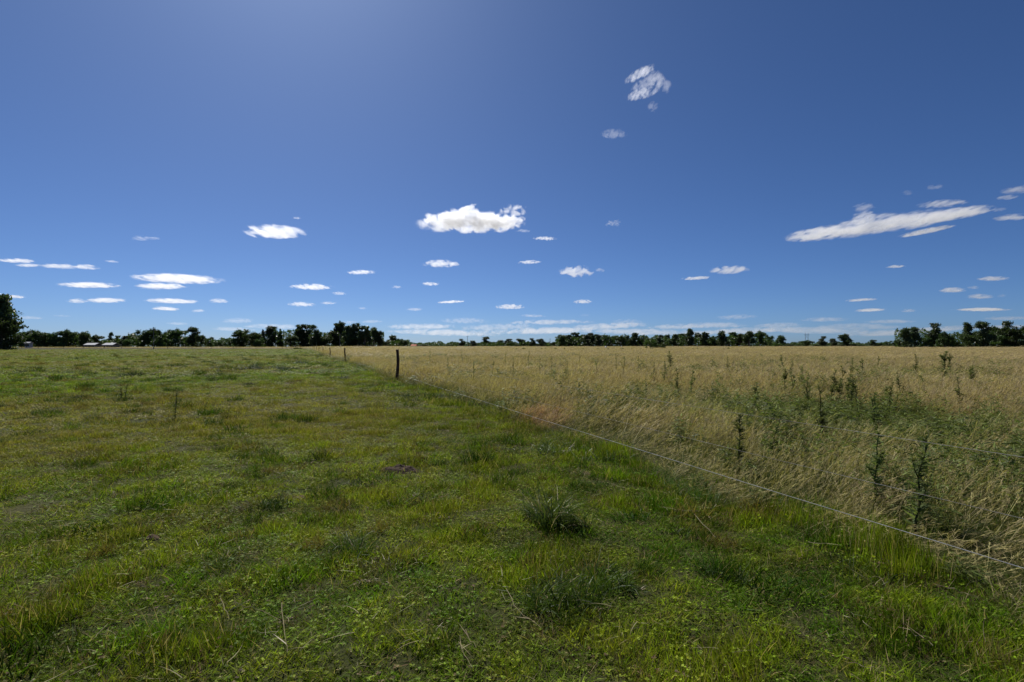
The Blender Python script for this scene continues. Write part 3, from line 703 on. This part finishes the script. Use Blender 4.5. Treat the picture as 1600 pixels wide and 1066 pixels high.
# grey-green thistle rosettes in the pasture, dark weed tufts, tussocks
def tuft(name, loc, rad, hgt, n, w, mat, label, cat, group=None, spread=0.7, seed=0, droop=0.25, dead=0.0, straw=0):
    random.seed(seed+500)
    e = empty(name, loc); tag(e, label, cat, group)
    m = MB(); dm = MB()
    subs = []
    for k in range(8):
        a = random.uniform(0, 6.28); q = rad*random.uniform(0.1, 0.85); subs.append((math.cos(a)*q, math.sin(a)*q, random.gauss(0, 0.35), random.gauss(0, 0.35), random.uniform(0.55, 1.15)))
    for i in range(n):
        cx_, cy_, lx, ly, hk = random.choice(subs)
        base = Vector((cx_+random.gauss(0, rad*0.17), cy_+random.gauss(0, rad*0.17), -0.02)); q = min(rad, base.length)
        a = random.uniform(0, 6.28); a2 = a; sp = spread*random.uniform(0.1, 1.1)
        dv = Vector((math.cos(a2)*sp+lx, math.sin(a2)*sp+ly, 1)); L = hgt*hk*random.uniform(0.35, 1.2)*(1-0.25*q/rad)
        t = dm if random.random() < dead else m
        t.blade(base, dv, Vector((math.cos(a2)*random.uniform(0, 0.7), math.sin(a2)*random.uniform(0, 0.7), -random.uniform(0, 0.5))), L, 0.85*w*random.uniform(0.5, 1.3), 4, droop=droop*random.uniform(0.3, 2.2))
    m.build('leaves', M[mat], e)
    if dm.v: dm.build('dead_leaves', M['straw'], e)
    return e
tuft('sedge_tussock', gp(868, 818), 0.30, 0.62, 480, 0.014, 'sedge', 'large glossy sedge tussock with arching pale-edged leaves in mid pasture', 'tussock', None, 0.6, 1, 0.3, 0.1)
tuft('sedge_tussock', gp(866, 708), 0.55, 0.42, 300, 0.013, 'sedge', 'pale spiky tussock at the foot of the lowest wire', 'tussock', None, 0.8, 2, 0.4, 0.1)
tuft('grass_tussock', gp(945, 726), 0.45, 0.36, 420, 0.010, 'weed', 'rounded green tussock under the wire right of the pale spiky one', 'tussock', None, 0.7, 3, 0.4)
TUF = [ # px, base row, radius, height, blades, width, material, label
  (600, 892, 0.32, 0.28, 460, 0.008, 'brown_tuft', 'dark olive grass tuft near the bottom left of centre'),
  (552, 872, 0.28, 0.32, 420, 0.007, 'weed', 'upright bright grass tuft left of the dark olive tuft'),
  (880, 950, 0.36, 0.30, 560, 0.010, 'weed', 'widest dark green tuft in the near foreground'),
  (955, 925, 0.30, 0.30, 400, 0.011, 'weed', 'leafy tuft just right of the widest foreground tuft'),
  (1130, 908, 0.22, 0.20, 360, 0.008, 'dark_weed', 'low dark green tuft near the fence in the foreground'),
  (1052, 828, 0.22, 0.15, 240, 0.008, 'dark_weed', 'small dark tuft right of the large sedge tussock'),
  (650, 783, 0.14, 0.26, 130, 0.008, 'brown_tuft', 'narrow brownish tuft left of the large sedge tussock'),
  (668, 790, 0.26, 0.12, 220, 0.008, 'weed', 'low green tuft touching the narrow brownish tuft'),
  (262, 766, 0.48, 0.17, 520, 0.009, 'dark_weed', 'dark green leafy patch in the left mid pasture'),
  (425, 792, 0.36, 0.24, 380, 0.009, 'dark_weed', 'dark green weed clump left of the red soil patch'),
  (122, 718, 0.55, 0.30, 480, 0.007, 'brown_tuft', 'wide brown-topped tuft in the left pasture'),
  (268, 662, 0.75, 0.26, 480, 0.010, 'dark_weed', 'dark tuft at the foot of the lone weed stalk'),
  (192, 624, 0.45, 0.28, 300, 0.012, 'dark_weed', 'small dark tuft at the foot of the forked weed'),
  (152, 622, 1.0, 0.30, 400, 0.012, 'brown_tuft', 'long olive tuft left of the forked weed'),
  (208, 588, 1.0, 0.62, 420, 0.022, 'dark_weed', 'dark pyramid-shaped weed in the far left pasture'),
  (46, 582, 1.3, 0.5, 420, 0.022, 'dark_weed', 'flat dark weed near the left edge of the pasture'),
  (94, 583, 1.3, 0.36, 380, 0.020, 'thistle_grey', 'pale flat weed right of the flat dark weed'),
  (325, 645, 0.8, 0.28, 420, 0.012, 'weed', 'light green leafy patch right of the lone weed stalk'),
  (645, 622, 1.1, 0.34, 460, 0.014, 'dark_weed', 'dark green clump just below the nearest fence post'),
  (572, 604, 0.9, 0.36, 380, 0.014, 'weed', 'green clump left of the nearest fence post'),
  (533, 592, 0.8, 0.40, 300, 0.016, 'thistle_grey', 'grey-green leafy weed left of the second post'),
  (394, 578, 1.1, 0.80, 420, 0.035, 'thistle_grey', 'largest grey-green bushy thistle in the far pasture'),
  (425, 577, 0.9, 0.55, 360, 0.030, 'thistle_grey', 'low grey-green thistle right of the largest grey one'),
  (441, 577, 0.6, 0.58, 300, 0.028, 'thistle_grey', 'small peaked grey thistle in the far pasture'),
  (455, 577, 0.9, 0.40, 300, 0.028, 'thistle_grey', 'flat grey thistle right of the small peaked one'),
  (473, 569, 1.1, 0.78, 360, 0.035, 'thistle_grey', 'pointed grey thistle farthest back by the fence line'),
  (529, 575, 0.5, 0.55, 240, 0.024, 'weed', 'green upright weed just left of the second post'),
  (120, 556, 0.9, 0.55, 200, 0.04, 'dark_weed', 'dark green tuft dotting the far left pasture'),
  (6, 553, 1.3, 0.6, 200, 0.05, 'dark_weed', 'dark tuft at the left edge below the big tree'),
  (500, 556, 1.2, 0.6, 240, 0.05, 'dark_weed', 'dark green weed beside the third post'),
  (467, 545.5, 3.2, 1.9, 300, 0.16, 'dark_weed', 'round dark bush at the far end of the fence'),
  (1100, 775, 0.5, 0.42, 520, 0.009, 'weed', 'lush green clump under the lowest wire'),
  (1245, 812, 0.42, 0.36, 460, 0.009, 'weed', 'green clump at the edge of the tall grass near the fence'),
  (702, 718, 0.4, 0.14, 260, 0.010, 'weed', 'low dark green tuft right of the dark shaded-hollow mound'),
  (1370, 905, 0.40, 0.22, 420, 0.010, 'weed', 'broad green weed clump below the wire on the right'),
]
for i, (px, py, rad, hh, n, w, mt, lab) in enumerate(TUF):
    tuft('weed_tuft' if 'tuft' in lab else 'weed_clump', gp(px, py), rad, hh, n, w, mt, lab, 'tuft' if 'tuft' in lab else 'weed', None, 0.8, 10+i, 0.3, 0.04)

DOTS = [(25, 552), (65, 551), (116, 562), (126, 560), (185, 552), (255, 563), (273, 573), (300, 560), (318, 567), (345, 575), (360, 566), (376, 556), (383, 563), (420, 560), (430, 557), (436, 552), (449, 556), (462, 561), (476, 557), (488, 556), (52, 589), (117, 592), (238, 587), (250, 604), (325, 590), (340, 593), (395, 602)]
for i, (px, py) in enumerate(sorted(DOTS)):
    g = gp(px, py); k = min(1.6, 0.35+g.y/55)
    tuft('dark_tuft', g, 0.62*k, 0.36*k, 200, 0.020*k, 'dark_weed', f'small dark tuft dotting the far pasture, {ORD[i]} of them from the left', 'tuft', 'dark tufts in the far pasture', 0.9, 300+i)

# soil clods, plus a dark mound painted in for a shadowed tussock hollow
def soil(loc, rx, ry, h, mat, label, seed):
    V = []; F = []; n = 26; rings = 10
    for i in range(rings+1):
        q = i/rings
        for k in range(n):
            a = 2*math.pi*k/n; rr = q*(0.8+0.4*float(vn(math.cos(a)*1.7+seed, math.sin(a)*1.7, 2)))
            x, y = math.cos(a)*rr*rx, math.sin(a)*rr*ry
            z = h*(1-q*q)*(0.4+1.2*float(fbm(x*11+seed, y*11, 6, 3)))-0.03*q
            V.append((x, y, z+tz(loc.x+x, loc.y+y)-loc.z))
    for i in range(rings):
        for k in range(n): F.append((i*n+k, i*n+(k+1) % n, (i+1)*n+(k+1) % n, (i+1)*n+k))
    m = MB(); m.add(V, F); o = m.build('soil_or_shade_mound', M[mat], loc=loc); tag(o, label, 'soil')
soil(gp(622, 736), 0.34, 0.22, 0.09, 'soil', 'dark mound standing in for a shadowed tussock hollow in mid pasture', 1)
soil(gp(470, 778), 0.15, 0.13, 0.03, 'redsoil', 'small reddish soil patch in the pasture', 5)
soil(gp(238, 842), 0.10, 0.08, 0.035, 'redsoil', 'small brown soil clod in the left foreground', 9)
soil(gp(498, 996), 0.08, 0.07, 0.025, 'soil', 'dark earth clod at the bottom left of centre', 13)
soil(gp(222, 918), 0.07, 0.05, 0.02, 'soil', 'tiny brown earth clod in the lower left foreground', 17)

tuft('weed_tuft', gp(636, 722), 0.36, 0.2, 260, 0.009, 'dark_weed', 'ragged dark tuft growing over the dark shaded-hollow mound', 'tuft', None, 0.9, 801, 0.3, 0.08)
# long dry stalks lying on the turf
def stalk(pts_px, label, seed, r=0.0024):
    random.seed(seed); m = MB(); P = []
    g0 = gp(*pts_px[0])
    fine = []
    for (a, b) in zip(pts_px[:-1], pts_px[1:]):
        for k in range(4): fine.append((a[0]+(b[0]-a[0])*k/4+random.uniform(-1, 1), a[1]+(b[1]-a[1])*k/4+random.uniform(-1, 1)))
    fine.append(pts_px[-1])
    for q in fine:
        g = gp(*q); P.append(g-g0+Vector((0, 0, 0.075+random.uniform(-0.01, 0.015))))
    m.tube(P, [r*(1-0.6*i/len(P)) for i in range(len(P))], 5)
    for i in range(1):
        b = P[random.randrange(1, len(P)-1)]; m.blade(b, (random.uniform(-1, 1), random.uniform(-1, 1), 0.25), (0, 0, -0.1), random.uniform(0.06, 0.14), 0.007, 3)
    o = m.build('dry_stalk', M['straw'], loc=g0); tag(o, label, 'stalk', 'dry stalks lying on the turf')
STK = [([(792, 938), (808, 970), (846, 1005)], 'long pale stalk lying below the widest foreground tuft'),
  ([(366, 963), (400, 970), (438, 990)], 'bent pale stalk lying in the bottom left foreground'),
  ([(440, 963), (444, 1010), (449, 1040)], 'straight upright-looking pale stalk next to the bent one'),
  ([(345, 955), (358, 985)], 'short pale stalk left of the bent one'),
  ([(718, 1018), (722, 1040), (738, 1066)], 'pale stalk running off the bottom edge'),
  ([(727, 1008), (744, 1034)], 'short pale stalk slanting beside the one at the bottom edge'),
  ([(1085, 815), (1105, 838), (1118, 852)], 'dry stalk lying in the turf left of the lush green fence clump'),
  ([(1464, 838), (1480, 870), (1500, 912)], 'long pale stalk leaning across the lowest wire'),
  ([(1462, 932), (1500, 942), (1530, 950)], 'thick pale stalk lying at lower right'),
  ([(1404, 998), (1440, 1016), (1458, 1028)], 'thin pale stalk at the lower right foreground'),
  ([(722, 817), (750, 824), (790, 838)], 'brownish stalk lying left of the large sedge tussock'),
  ([(635, 792), (662, 780)], 'short pale stalk crossing the narrow brownish tuft'),
  ([(1320, 1050), (1350, 1062), (1380, 1075)], 'pale stalk at the bottom edge right of centre'),
  ([(105, 770), (122, 780)], 'short pale stalk in the left mid pasture'),
  ([(1262, 860), (1300, 868)], 'dry stalk lying where the tall grass meets the turf')]
for i, (p, lab) in enumerate(STK): stalk(p, lab, 700+i)

# ------------------------------------------------------------------ grasses
def clump_collection(name, meshes):
    c = bpy.data.collections.new(name)           # source clumps, not linked to the scene
    for i, me in enumerate(meshes):
        o = bpy.data.objects.new(f'{name}_clump.{i:03d}', me); c.objects.link(o)
    return c

def scatter(name, coll, P, rot, scl, idx, tint, tip, label, cat):
    n = len(P); me = bpy.data.meshes.new(name); me.vertices.add(n); me.vertices.foreach_set('co', np.asarray(P, np.float32).ravel())
    def av(nm, typ, dat, key='vector'):
        a = me.attributes.new(nm, typ, 'POINT'); a.data.foreach_set(key, np.ascontiguousarray(dat).ravel())
    av('rot', 'FLOAT_VECTOR', np.asarray(rot, np.float32)); av('scl', 'FLOAT_VECTOR', np.asarray(scl, np.float32))
    av('idx', 'INT', np.asarray(idx, np.int32), 'value')
    av('tint', 'FLOAT_VECTOR', np.asarray(tint, np.float32)); av('tip', 'FLOAT_VECTOR', np.asarray(tip, np.float32))
    me.update(); o = bpy.data.objects.new(name, me); C.objects.link(o)
    ng = bpy.data.node_groups.new(name, 'GeometryNodeTree')
    ng.interface.new_socket('Geometry', in_out='INPUT', socket_type='NodeSocketGeometry'); ng.interface.new_socket('Geometry', in_out='OUTPUT', socket_type='NodeSocketGeometry')
    N = ng.nodes; L = ng.links
    gi = N.new('NodeGroupInput'); go = N.new('NodeGroupOutput'); ip = N.new('GeometryNodeInstanceOnPoints'); ci = N.new('GeometryNodeCollectionInfo')
    ci.inputs['Collection'].default_value = coll; ci.inputs['Separate Children'].default_value = True; ci.inputs['Reset Children'].default_value = True
    def na(nm, typ):
        q = N.new('GeometryNodeInputNamedAttribute'); q.data_type = typ; q.inputs[0].default_value = nm; return q.outputs[0]
    er = N.new('FunctionNodeEulerToRotation'); L.new(na('rot', 'FLOAT_VECTOR'), er.inputs[0])
    L.new(gi.outputs[0], ip.inputs['Points']); L.new(ci.outputs[0], ip.inputs['Instance']); ip.inputs['Pick Instance'].default_value = True
    L.new(na('idx', 'INT'), ip.inputs['Instance Index']); L.new(er.outputs[0], ip.inputs['Rotation']); L.new(na('scl', 'FLOAT_VECTOR'), ip.inputs['Scale'])
    L.new(ip.outputs[0], go.inputs[0])
    md = o.modifiers.new('scatter', 'NODES'); md.node_group = ng
    tag(o, label, cat, kind='stuff'); return o

def turf_clump(seed, n, rad, h0, h1, w, heads=0, clover=0):
    random.seed(seed); m = MB()
    for i in range(n):
        a = random.uniform(0, 6.28); q = rad*math.sqrt(random.random()); a2 = random.uniform(0, 6.28); sp = abs(random.gauss(0, 0.75))
        m.blade((math.cos(a)*q, math.sin(a)*q, -0.01), (math.cos(a2)*sp, math.sin(a2)*sp, 1), (math.cos(a2)*random.uniform(0, 0.9), math.sin(a2)*random.uniform(0, 0.9), -random.uniform(0, 0.5)), random.uniform(h0, h1), w*random.uniform(0.6, 1.4), 3)
    for i in range(heads):
        a = random.uniform(0, 6.28); q = rad*math.sqrt(random.random()); a2 = random.uniform(0, 6.28); sp = abs(random.gauss(0, 0.4))
        m.blade((math.cos(a)*q, math.sin(a)*q, 0), (math.cos(a2)*sp, math.sin(a2)*sp, 1), (math.cos(a2)*0.3, math.sin(a2)*0.3, 0), random.uniform(h1*0.8, h1*1.35), 0.0032, 3, k=1.0)
    for i in range(clover):
        a = random.uniform(0, 6.28); q = rad*math.sqrt(random.random()); p = Vector((math.cos(a)*q, math.sin(a)*q, random.uniform(0.015, 0.05)))
        for k in range(3):
            b = k*2.09+a; leaf = Vector((math.cos(b), math.sin(b), random.uniform(-0.1, 0.5))); sdv = Vector((-math.sin(b), math.cos(b), random.uniform(-0.3, 0.3))); L = random.uniform(0.008, 0.014)
            m.add([p, p+leaf*L*0.6+sdv*L*0.55, p+leaf*L*1.2, p+leaf*L*0.6-sdv*L*0.55], [(0, 1, 2, 3)], r=random.random(), k=0.0)
    return m.mesh('turf', M['turf'])
TURF = clump_collection('turf', [turf_clump(1, 66, 0.11, 0.03, 0.085, 0.0048), turf_clump(2, 62, 0.11, 0.03, 0.09, 0.0046, 2), turf_clump(3, 60, 0.11, 0.025, 0.07, 0.0056, 0, 4), turf_clump(4, 52, 0.10, 0.04, 0.11, 0.0058),
    turf_clump(5, 56, 0.11, 0.03, 0.08, 0.0040, 7), turf_clump(6, 60, 0.11, 0.02, 0.06, 0.0052, 0, 6), turf_clump(7, 190, 0.17, 0.07, 0.20, 0.0062), turf_clump(8, 150, 0.13, 0.08, 0.24, 0.0052, 5), turf_clump(9, 130, 0.20, 0.05, 0.15, 0.0085)])

def weed_clump(seed):
    random.seed(seed); m = MB()
    for i in range(9):
        a = random.uniform(0, 6.28); q = 0.16*math.sqrt(random.random()); L = random.uniform(0.35, 0.62); top = Vector((math.cos(a)*q*1.6, math.sin(a)*q*1.6, L)); b = Vector((math.cos(a)*q, math.sin(a)*q, 0))
        m.blade(b, top-b, (0, 0, 0), L, 0.006, 3)
        for k in range(16):
            p = b.lerp(top, random.uniform(0.15, 1)); c = random.uniform(0, 6.28)
            m.blade(p, (math.cos(c), math.sin(c), random.uniform(0.1, 0.8)), (0, 0, -0.3), random.uniform(0.05, 0.10), random.uniform(0.010, 0.017), 3)
    return m.mesh('weed', M['dry'])
def tall_clump(seed, n, rad, h0, h1, leaves, lean=0.14):
    random.seed(seed); m = MB()
    for i in range(n):
        a = random.uniform(0, 6.28); q = rad*math.sqrt(random.random()); L = random.uniform(h0, h1)
        ln = random.gauss(lean, 0.16); ly = random.gauss(0, 0.14)
        base = Vector((math.cos(a)*q, math.sin(a)*q, -0.02)); d = Vector((ln, ly, 1)).normalized(); b = Vector((random.uniform(0.0, 0.5), random.gauss(0, 0.15), -0.08))
        r = random.random(); p = base.copy(); pts = [p.copy()]
        for k in range(5): d = (d+b*0.2).normalized(); p = p+d*L/5; pts.append(p.copy())
        sv = Vector((random.uniform(-1, 1), random.uniform(-1, 1), 0)).normalized(); w = 0.0022
        V = []; K = []
        for k, q_ in enumerate(pts): V += [q_-sv*w*0.5, q_+sv*w*0.5]; K += [min(1, k/3.0)]*2
        m.add(V, [(2*k, 2*k+1, 2*k+3, 2*k+2) for k in range(5)], k=K, r=r)
        hl = L*random.uniform(0.14, 0.26)          # panicle at the top: short drooping spikelets
        for s in range(7):
            t = s/7; b0 = pts[-1]-d*hl*(1-t)*0.9
            m.blade(b0, d+Vector((random.gauss(0, 0.35), random.gauss(0, 0.35), 0)), (0.25, 0, -0.2), hl*0.42*(1.1-0.5*t), 0.0055, 2, k=1.0, r=r)
    for i in range(leaves):
        a = random.uniform(0, 6.28); q = rad*math.sqrt(random.random()); a2 = random.uniform(0, 6.28); sp = random.uniform(0, 0.6)
        m.blade((math.cos(a)*q, math.sin(a)*q, -0.02), (math.cos(a2)*sp+0.1, math.sin(a2)*sp, 1), (math.cos(a2)*0.5+0.2, math.sin(a2)*0.5, -0.3), random.uniform(h0*0.45, h0*1.05), random.uniform(0.003, 0.006), 4, k=random.choice((0, 0, 0.35)), droop=0.2)
    return m.mesh('tall_grass', M['dry'])
TALL = clump_collection('tall_grass', [tall_clump(1, 24, 0.16, 0.55, 0.85, 46), tall_clump(2, 28, 0.16, 0.5, 0.8, 40), tall_clump(3, 18, 0.16, 0.6, 0.95, 60), tall_clump(4, 30, 0.17, 0.45, 0.75, 34), tall_clump(5, 8, 0.17, 0.5, 0.8, 84), weed_clump(6), weed_clump(7), tall_clump(8, 14, 0.12, 0.75, 1.05, 14, 0.36)])

def sector(r0, r1, dens, half=54):
    n = int(R(half)*(r1*r1-r0*r0)*dens); r = np.sqrt(rng.uniform(r0*r0, r1*r1, n)); a = rng.uniform(-R(half), R(half), n)
    return r*np.sin(a), r*np.cos(a)
def lerp3(a, b, t): return np.asarray(a)[None]*(1-t[:, None])+np.asarray(b)[None]*t[:, None]

def plant_turf():
    out = []
    for r0, r1, dens, sx, sz in ((1.0, 6.5, 210, 1.0, 1.0), (6.5, 14, 100, 1.3, 1.05), (14, 34, 26, 2.2, 1.25), (34, 110, 3.8, 5.0, 1.7), (110, 285, 0.5, 11, 2.6)):
        x, y = sector(r0, r1, dens, 74 if r1 < 15 else 54)
        s = side(x, y)+1.3*(fbm(x/1.7, y/1.7, 40, 3)-0.5)
        k = (s < 0.55) & (y < 288); x, y, s = x[k], y[k], s[k]
        n = len(x); r = np.hypot(x, y)
        dry = fbm(x/7.0, y/7.0, 50, 4); pat = fbm(x/0.38, y/0.38, 60, 3); tallp = fbm(x/0.42, y/0.42, 70, 3); big = fbm(x/26, y/26, 80, 3)
        d = np.clip((dry-0.50)*1.7+(big-0.5)*0.8+0.06-0.20*(1-sst(4, 9, r))+0.10*sst(9, 24, r)+0.22*sst(28, 70, r)-0.35*sst(-3.5, -0.3, s)*(1-sst(40, 90, r)), 0, 1)
        h = sz*(0.55+1.15*sst(0.48, 0.76, tallp)+0.35*sst(0.5, 0.75, pat))*rng.uniform(0.75, 1.25, n)*(1+1.1*sst(-0.9, 0.4, s))
        g = lerp3((0.058, 0.124, 0.006), (0.142, 0.200, 0.013), sst(0.3, 0.7, pat))
        g = g*(1.12-0.42*sst(0.50, 0.72, fbm(x/0.45, y/0.45, 75, 2))[:, None])
        g = g*(1-d[:, None])+np.array([[0.180, 0.168, 0.032]])*d[:, None]
        g = g*np.array([[1.42, 1.36, 1.2]])*rng.uniform(0.6, 1.4, (n, 1))*rng.uniform(0.9, 1.1, (n, 3))
        brown = rng.random(n) < 0.06; g[brown] = np.array([0.15, 0.105, 0.055])*rng.uniform(0.7, 1.2, (brown.sum(), 1))
        g = g*np.where((s > -2.2) & (r < 20), 0.82, 0.96)[:, None]
        tip = lerp3((0.26, 0.21, 0.09), (0.38, 0.30, 0.16), rng.random(n))
        sc = sx*rng.uniform(0.8, 1.25, n)
        idx = rng.choice(6, n, p=[.22, .2, .18, .14, .14, .12]); idx = np.where((d > 0.55) & (rng.random(n) < 0.4), 4, idx)
        out.append((np.stack([x, y, terrain(x, y)], 1), np.stack([rng.normal(0, .08, n), rng.normal(0, .08, n), rng.uniform(0, 6.28, n)], 1), np.stack([sc, sc, h], 1), idx, g, tip))
    for r0, r1, dens, sx in ((1.2, 9, 2.6, 1.0), (9, 25, 1.0, 1.25), (25, 70, 0.30, 1.7), (70, 160, 0.03, 2.4)):   # coarser ungrazed tufts
        x, y = sector(r0, r1, dens); s = side(x, y); k = (s < 0.2) & (rng.random(len(x)) < 0.25+sst(0.42, 0.62, fbm(x/2.6, y/2.6, 120, 3))); x, y, s = x[k], y[k], s[k]; n = len(x)
        dk = rng.random(n); g = lerp3((0.018, 0.050, 0.004), (0.095, 0.150, 0.009), dk**1.9)*rng.uniform(0.8, 1.25, (n, 1))
        br = rng.random(n) < 0.22; g[br] = np.array([0.16, 0.13, 0.035])*rng.uniform(0.7, 1.2, (br.sum(), 1))
        sc = sx*rng.uniform(0.6, 1.5, n); h = sc*rng.uniform(0.6, 1.15, n)
        out.append((np.stack([x, y, terrain(x, y)], 1), np.stack([rng.normal(0, .1, n), rng.normal(0, .1, n), rng.uniform(0, 6.28, n)], 1), np.stack([sc, sc*rng.uniform(0.7, 1.2, n), h], 1), rng.integers(6, 9, n), g, lerp3((0.24, 0.19, 0.08), (0.36, 0.29, 0.15), rng.random(n))))
    a = [np.concatenate(q) for q in zip(*out)]
    scatter('pasture_grass', TURF, *a, 'short grazed green and olive grass covering the pasture left of the fence', 'grass')
    return len(a[0])

def plant_tall():
    out = []
    for r0, r1, dens, sx, sz in ((0.8, 8, 44, 1.0, 1.0), (8, 20, 20, 1.35, 1.0), (20, 60, 7.5, 2.4, 1.0), (60, 200, 1.25, 6.0, 1.05), (200, 480, 0.3, 14, 1.15)):
        x, y = sector(r0, r1, dens, 78 if r1 < 25 else 56)
        s = side(x, y)+1.1*(fbm(x/1.5, y/1.5, 41, 3)-0.5)-0.12+0.32*(1-sst(4.5, 7.5, y))
        farleft = (y > 300) & (s < 0)
        k = (s > 0.0) | farleft; x, y, s, fl = x[k], y[k], s[k], farleft[k]
        n = len(x); r = np.hypot(x, y)
        pat = fbm(x/4.5, y/4.5, 90, 4); big = fbm(x/30, y/30, 95, 3); fine = fbm(x/0.9, y/0.9, 97, 2)
        gpatch = np.exp(-(((x-6.2)/3.0)**2+((y-10.2)/2.6)**2))
        pat2 = fbm(x/1.4, y/1.4, 98, 3)
        green = np.clip(0.10+(pat-0.50)*2.6+(pat2-0.5)*1.5+(0.5-big)*1.2+0.9*gpatch+0.50*(1-sst(8, 20, r))-0.12*sst(18, 50, r)+1.1*(fbm(x/9, y/26, 151, 3)-0.5)*sst(15, 40, r)+0.55*(1-sst(0.0, 1.6, s))*(1-sst(14, 34, r)), 0, 1)
        h = sz*rng.uniform(0.62, 1.15, n)*(0.34+0.66*sst(0.0, 1.7, np.where(fl, 2, s)+0.05*r*(r > 9)))*(0.86+0.3*fine)*(1-0.22*green)
        h = np.where(fl, h*0.5, h)
        tint = lerp3((0.150, 0.128, 0.036), (0.055, 0.088, 0.012), np.clip(green*1.25+0.15, 0, 1))*rng.uniform(0.75, 1.25, (n, 1))*rng.uniform(0.95, 1.05, (n, 3))
        tip = lerp3((0.38, 0.30, 0.165), (0.31, 0.265, 0.12), np.clip(green+0.4*(rng.random(n)-0.5), 0, 1))*rng.uniform(0.8, 1.2, (n, 1))
        red = 0.85*np.exp(-(((x-0.45)/0.55)**2+((y-10.9)/0.9)**2))
        rc = np.array([[0.42, 0.215, 0.15]]); tip = tip*(1-red[:, None])+rc*red[:, None]; tint = tint*(1-0.7*red[:, None])+rc*0.6*0.7*red[:, None]
        idx = rng.choice(5, n, p=[.28, .27, .2, .2, .05]); idx = np.where((rng.random(n) < green*0.9) & (red < 0.2), 4, idx)
        wd = (rng.random(n) < np.clip(0.75*gpatch*sst(0.36, 0.6, pat2)*1.3+0.26*sst(0.5, 0.66, fbm(x/2.2, y/2.2, 130, 3)), 0, 0.5)) & (r < 70) & ((r > 6.5) | (rng.random(n) < 0.22)) & (red < 0.15); idx = np.where(wd, rng.integers(5, 7, n), idx); tint[wd] = np.array([0.105, 0.135, 0.034])*rng.uniform(0.7, 1.35, (wd.sum(), 1))
        ln_ = (~wd) & (r < 16) & (s > 0.7) & (rng.random(n) < 0.18*sst(0.45, 0.65, fbm(x/1.6, y/1.6, 140, 2))); idx = np.where(ln_, 7, idx); tip[ln_] = np.array([0.40, 0.32, 0.18])*rng.uniform(0.8, 1.15, (ln_.sum(), 1))
        h = np.where(wd, h*1.45, h*(1-0.3*np.clip(gpatch, 0, 1))); tip = np.where((wd | (gpatch > 0.4))[:, None], tip*np.array([[0.72, 0.86, 0.62]]), tip)
        sc = sx*rng.uniform(0.8, 1.25, n)
        out.append((np.stack([x, y, terrain(x, y)], 1), np.stack([rng.normal(0, .05, n), rng.normal(0, .05, n), rng.normal(0, .55, n)], 1), np.stack([sc, sc, h], 1), idx, tint, tip))
    a = [np.concatenate(q) for q in zip(*out)]
    scatter('tall_dry_grass', TALL, *a, 'tall straw-coloured seeding grass filling the field right of the fence', 'grass')
    return len(a[0])
print('turf', plant_turf(), 'tall', plant_tall())

def straw_clump(seed):
    random.seed(seed); m = MB()
    for i in range(5):
        a = random.uniform(0, 6.28); q = random.uniform(0, 0.12); b = random.uniform(0, 6.28)
        m.blade((math.cos(a)*q, math.sin(a)*q, random.uniform(0.03, 0.08)), (math.cos(b), math.sin(b), random.uniform(-0.1, 0.35)), (random.gauss(0, 0.9), random.gauss(0, 0.9), -0.15), random.uniform(0.04, 0.15), random.uniform(0.0022, 0.0042), 4, k=1.0)
    return m.mesh('straw', M['dry'])
STRAW = clump_collection('straw', [straw_clump(s) for s in range(5)])
def plant_straw():
    x, y = sector(1.2, 16, 11); s = side(x, y); k = (s < 0.4) & (rng.random(len(x)) < sst(0.35, 0.7, fbm(x/1.3, y/1.3, 33, 2))); x, y = x[k], y[k]; n = len(x)
    sc = rng.uniform(0.6, 1.4, n); tip = lerp3((0.20, 0.16, 0.08), (0.42, 0.37, 0.25), rng.random(n)**2)
    scatter('dry_straw_litter', STRAW, np.stack([x, y, terrain(x, y)], 1), np.stack([np.zeros(n), np.zeros(n), rng.uniform(0, 6.28, n)], 1), np.stack([sc]*3, 1), rng.integers(0, 5, n), tip, tip, 'pale bits of dry straw strewn through the short pasture grass', 'straw')
plant_straw()
